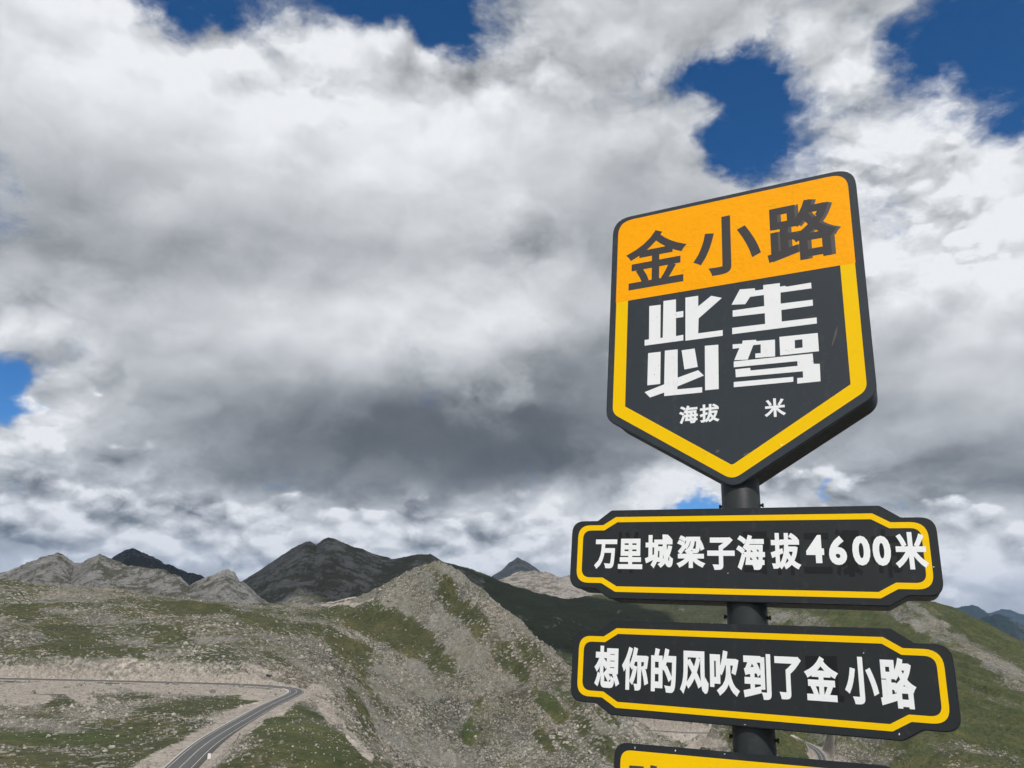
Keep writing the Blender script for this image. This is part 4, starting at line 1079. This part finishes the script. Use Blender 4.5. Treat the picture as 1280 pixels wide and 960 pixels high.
tag(scree, 'loose grey stones strewn over the slopes', 'scree', kind='stuff')

# the largest pale boulders lying in the grass by the road
def boulder_mesh(seed):
    bm = bmesh.new(); bmesh.ops.create_icosphere(bm, subdivisions=2, radius=1.0)
    r_ = random.Random(seed)
    pl = [(Vector((r_.uniform(-1, 1), r_.uniform(-1, 1), r_.uniform(-.6, 1))).normalized(), r_.uniform(.55, .9)) for _ in range(9)]
    for v in bm.verts:
        for n_, d_ in pl:
            k = v.co.dot(n_)
            if k > d_:
                v.co -= n_ * (k - d_)
        v.co.z *= 0.75
    me = bpy.data.meshes.new('boulder'); bm.to_mesh(me); bm.free(); me.materials.append(MATS['stone'])
    add_attr(me, 'tone', np.full(len(me.vertices), 0.85)); return me
bmesh_pool = [boulder_mesh(k) for k in range(4)]
def ground_z(x, y):
    a = math.atan2(x, y); l = math.log(math.hypot(x, y))
    return float(Z2[int(np.argmin(np.abs(lr - l))), int(np.argmin(np.abs(az - a)))])
for k, (px_, py_, sz_, lab) in enumerate([
        (141, 930, 1.0, 'pale boulder in the grass left of the road, larger of a close pair'), (131, 934.5, 0.75, 'pale boulder in the grass left of the road, smaller of a close pair'),
        (147, 920, 0.75, 'pale flat boulder just above a close pair of boulders'), (28, 900, 0.8, 'pale boulder at the foot of the stony mound'),
        (163, 911.5, 0.6, 'small pale boulder in dark grass between bench and road'), (265, 901, 0.9, 'pale boulder on the dirt verge left of the road'),
        (311, 929.5, 0.8, 'pale boulder in the grass right of the road'), (162, 956, 0.9, 'pale boulder at the bottom edge in dark grass')]):
    a_, r_, z_ = pz(px_, py_, -35.4)
    x_, y_ = r_ * math.sin(a_), r_ * math.cos(a_)
    o = link('boulder', bmesh_pool[k % 4]); o.location = (x_, y_, ground_z(x_, y_) + sz_ * 0.25)
    o.scale = (sz_ * 1.2, sz_ * 0.9, sz_ * 0.8); o.rotation_euler = (0, 0, rnd.uniform(0, 6))
    o['tone'] = 0.85
    tag(o, lab, 'boulder', 'pale boulders lying in the grass')

# ----------------------------------------------------------------------------
# clouds overhead (above the picture) that shade the dark mountain and the far slope
# ----------------------------------------------------------------------------
def cloud_mat():
    m, t, p = new_mat('cloud_white')
    g = coord(t); n = t.noise(g, 0.004, 6, 0.6)
    t.l.new(t.mix(n, (0.78, 0.79, 0.8), (0.9, 0.9, 0.9)), p.inputs['Base Color']); p.inputs['Roughness'].default_value = 1.0
    p.inputs['Specular IOR Level'].default_value = 0.0
    bump(t, p, n, 0.6, 60)
cloud_mat()
def cloud(label, target, height, rx, ry, seed):
    """a cumulus whose shadow falls on target (x, y, z)"""
    k = (height - target[2]) / SUN_DIR.z
    c = Vector(target) + SUN_DIR * k
    r_ = random.Random(seed)
    bm = bmesh.new()
    for q in range(16):
        a = r_.uniform(0, 6.283); d = math.sqrt(r_.random())
        s_ = r_.uniform(0.28, 0.5) * (1.15 - 0.5 * d)
        b = bmesh.ops.create_icosphere(bm, subdivisions=3, radius=1.0)
        for v in b['verts']:
            p = v.co * (1 + 0.18 * math.sin(v.co.x * 5 + q) * math.sin(v.co.y * 4 + 2 * q) + 0.1 * math.sin(v.co.z * 9 + q))
            v.co = Vector((rx * (d * math.cos(a) * 0.75 + p.x * s_), ry * (d * math.sin(a) * 0.75 + p.y * s_), max(-0.12, p.z * s_) * min(rx, ry) * 0.55))
    for f in bm.faces:
        f.smooth = True
    o = bm_obj('cloud', bm, MATS['cloud_white']); o.location = c
    tag(o, label, kind='structure')
def shade_spot(px, py, r):
    a, te = azel(px, py); return (r * math.sin(a), r * math.cos(a), te * r)
cloud('cumulus cloud overhead shading the dark slate mountain', shade_spot(420, 715, 2150), 3000, 520, 420, 3)
cloud('cumulus cloud overhead shading the dark turf slope', shade_spot(700, 775, 2000), 2900, 620, 520, 4)
cloud('cumulus cloud overhead shading the far dark peak', shade_spot(185, 705, 3500), 3200, 560, 420, 9)

# ----------------------------------------------------------------------------
# thin blue mountain air
# ----------------------------------------------------------------------------
bm = bmesh.new(); box_bm(bm, 60000, 60000, 4300, (0, 0, -450))
hz = bm_obj('haze', bm, None)
m = bpy.data.materials.new('haze'); m.use_nodes = True
nt = m.node_tree; nt.nodes.clear()
o_ = nt.nodes.new('ShaderNodeOutputMaterial'); v_ = nt.nodes.new('ShaderNodeVolumePrincipled')
v_.inputs['Color'].default_value = (0.38, 0.60, 1.0, 1); v_.inputs['Density'].default_value = 1.5e-5; v_.inputs['Anisotropy'].default_value = 0.1
nt.links.new(v_.outputs[0], o_.inputs['Volume'])
hz.data.materials.append(m)
tag(hz, 'thin bluish mountain air', kind='stuff')
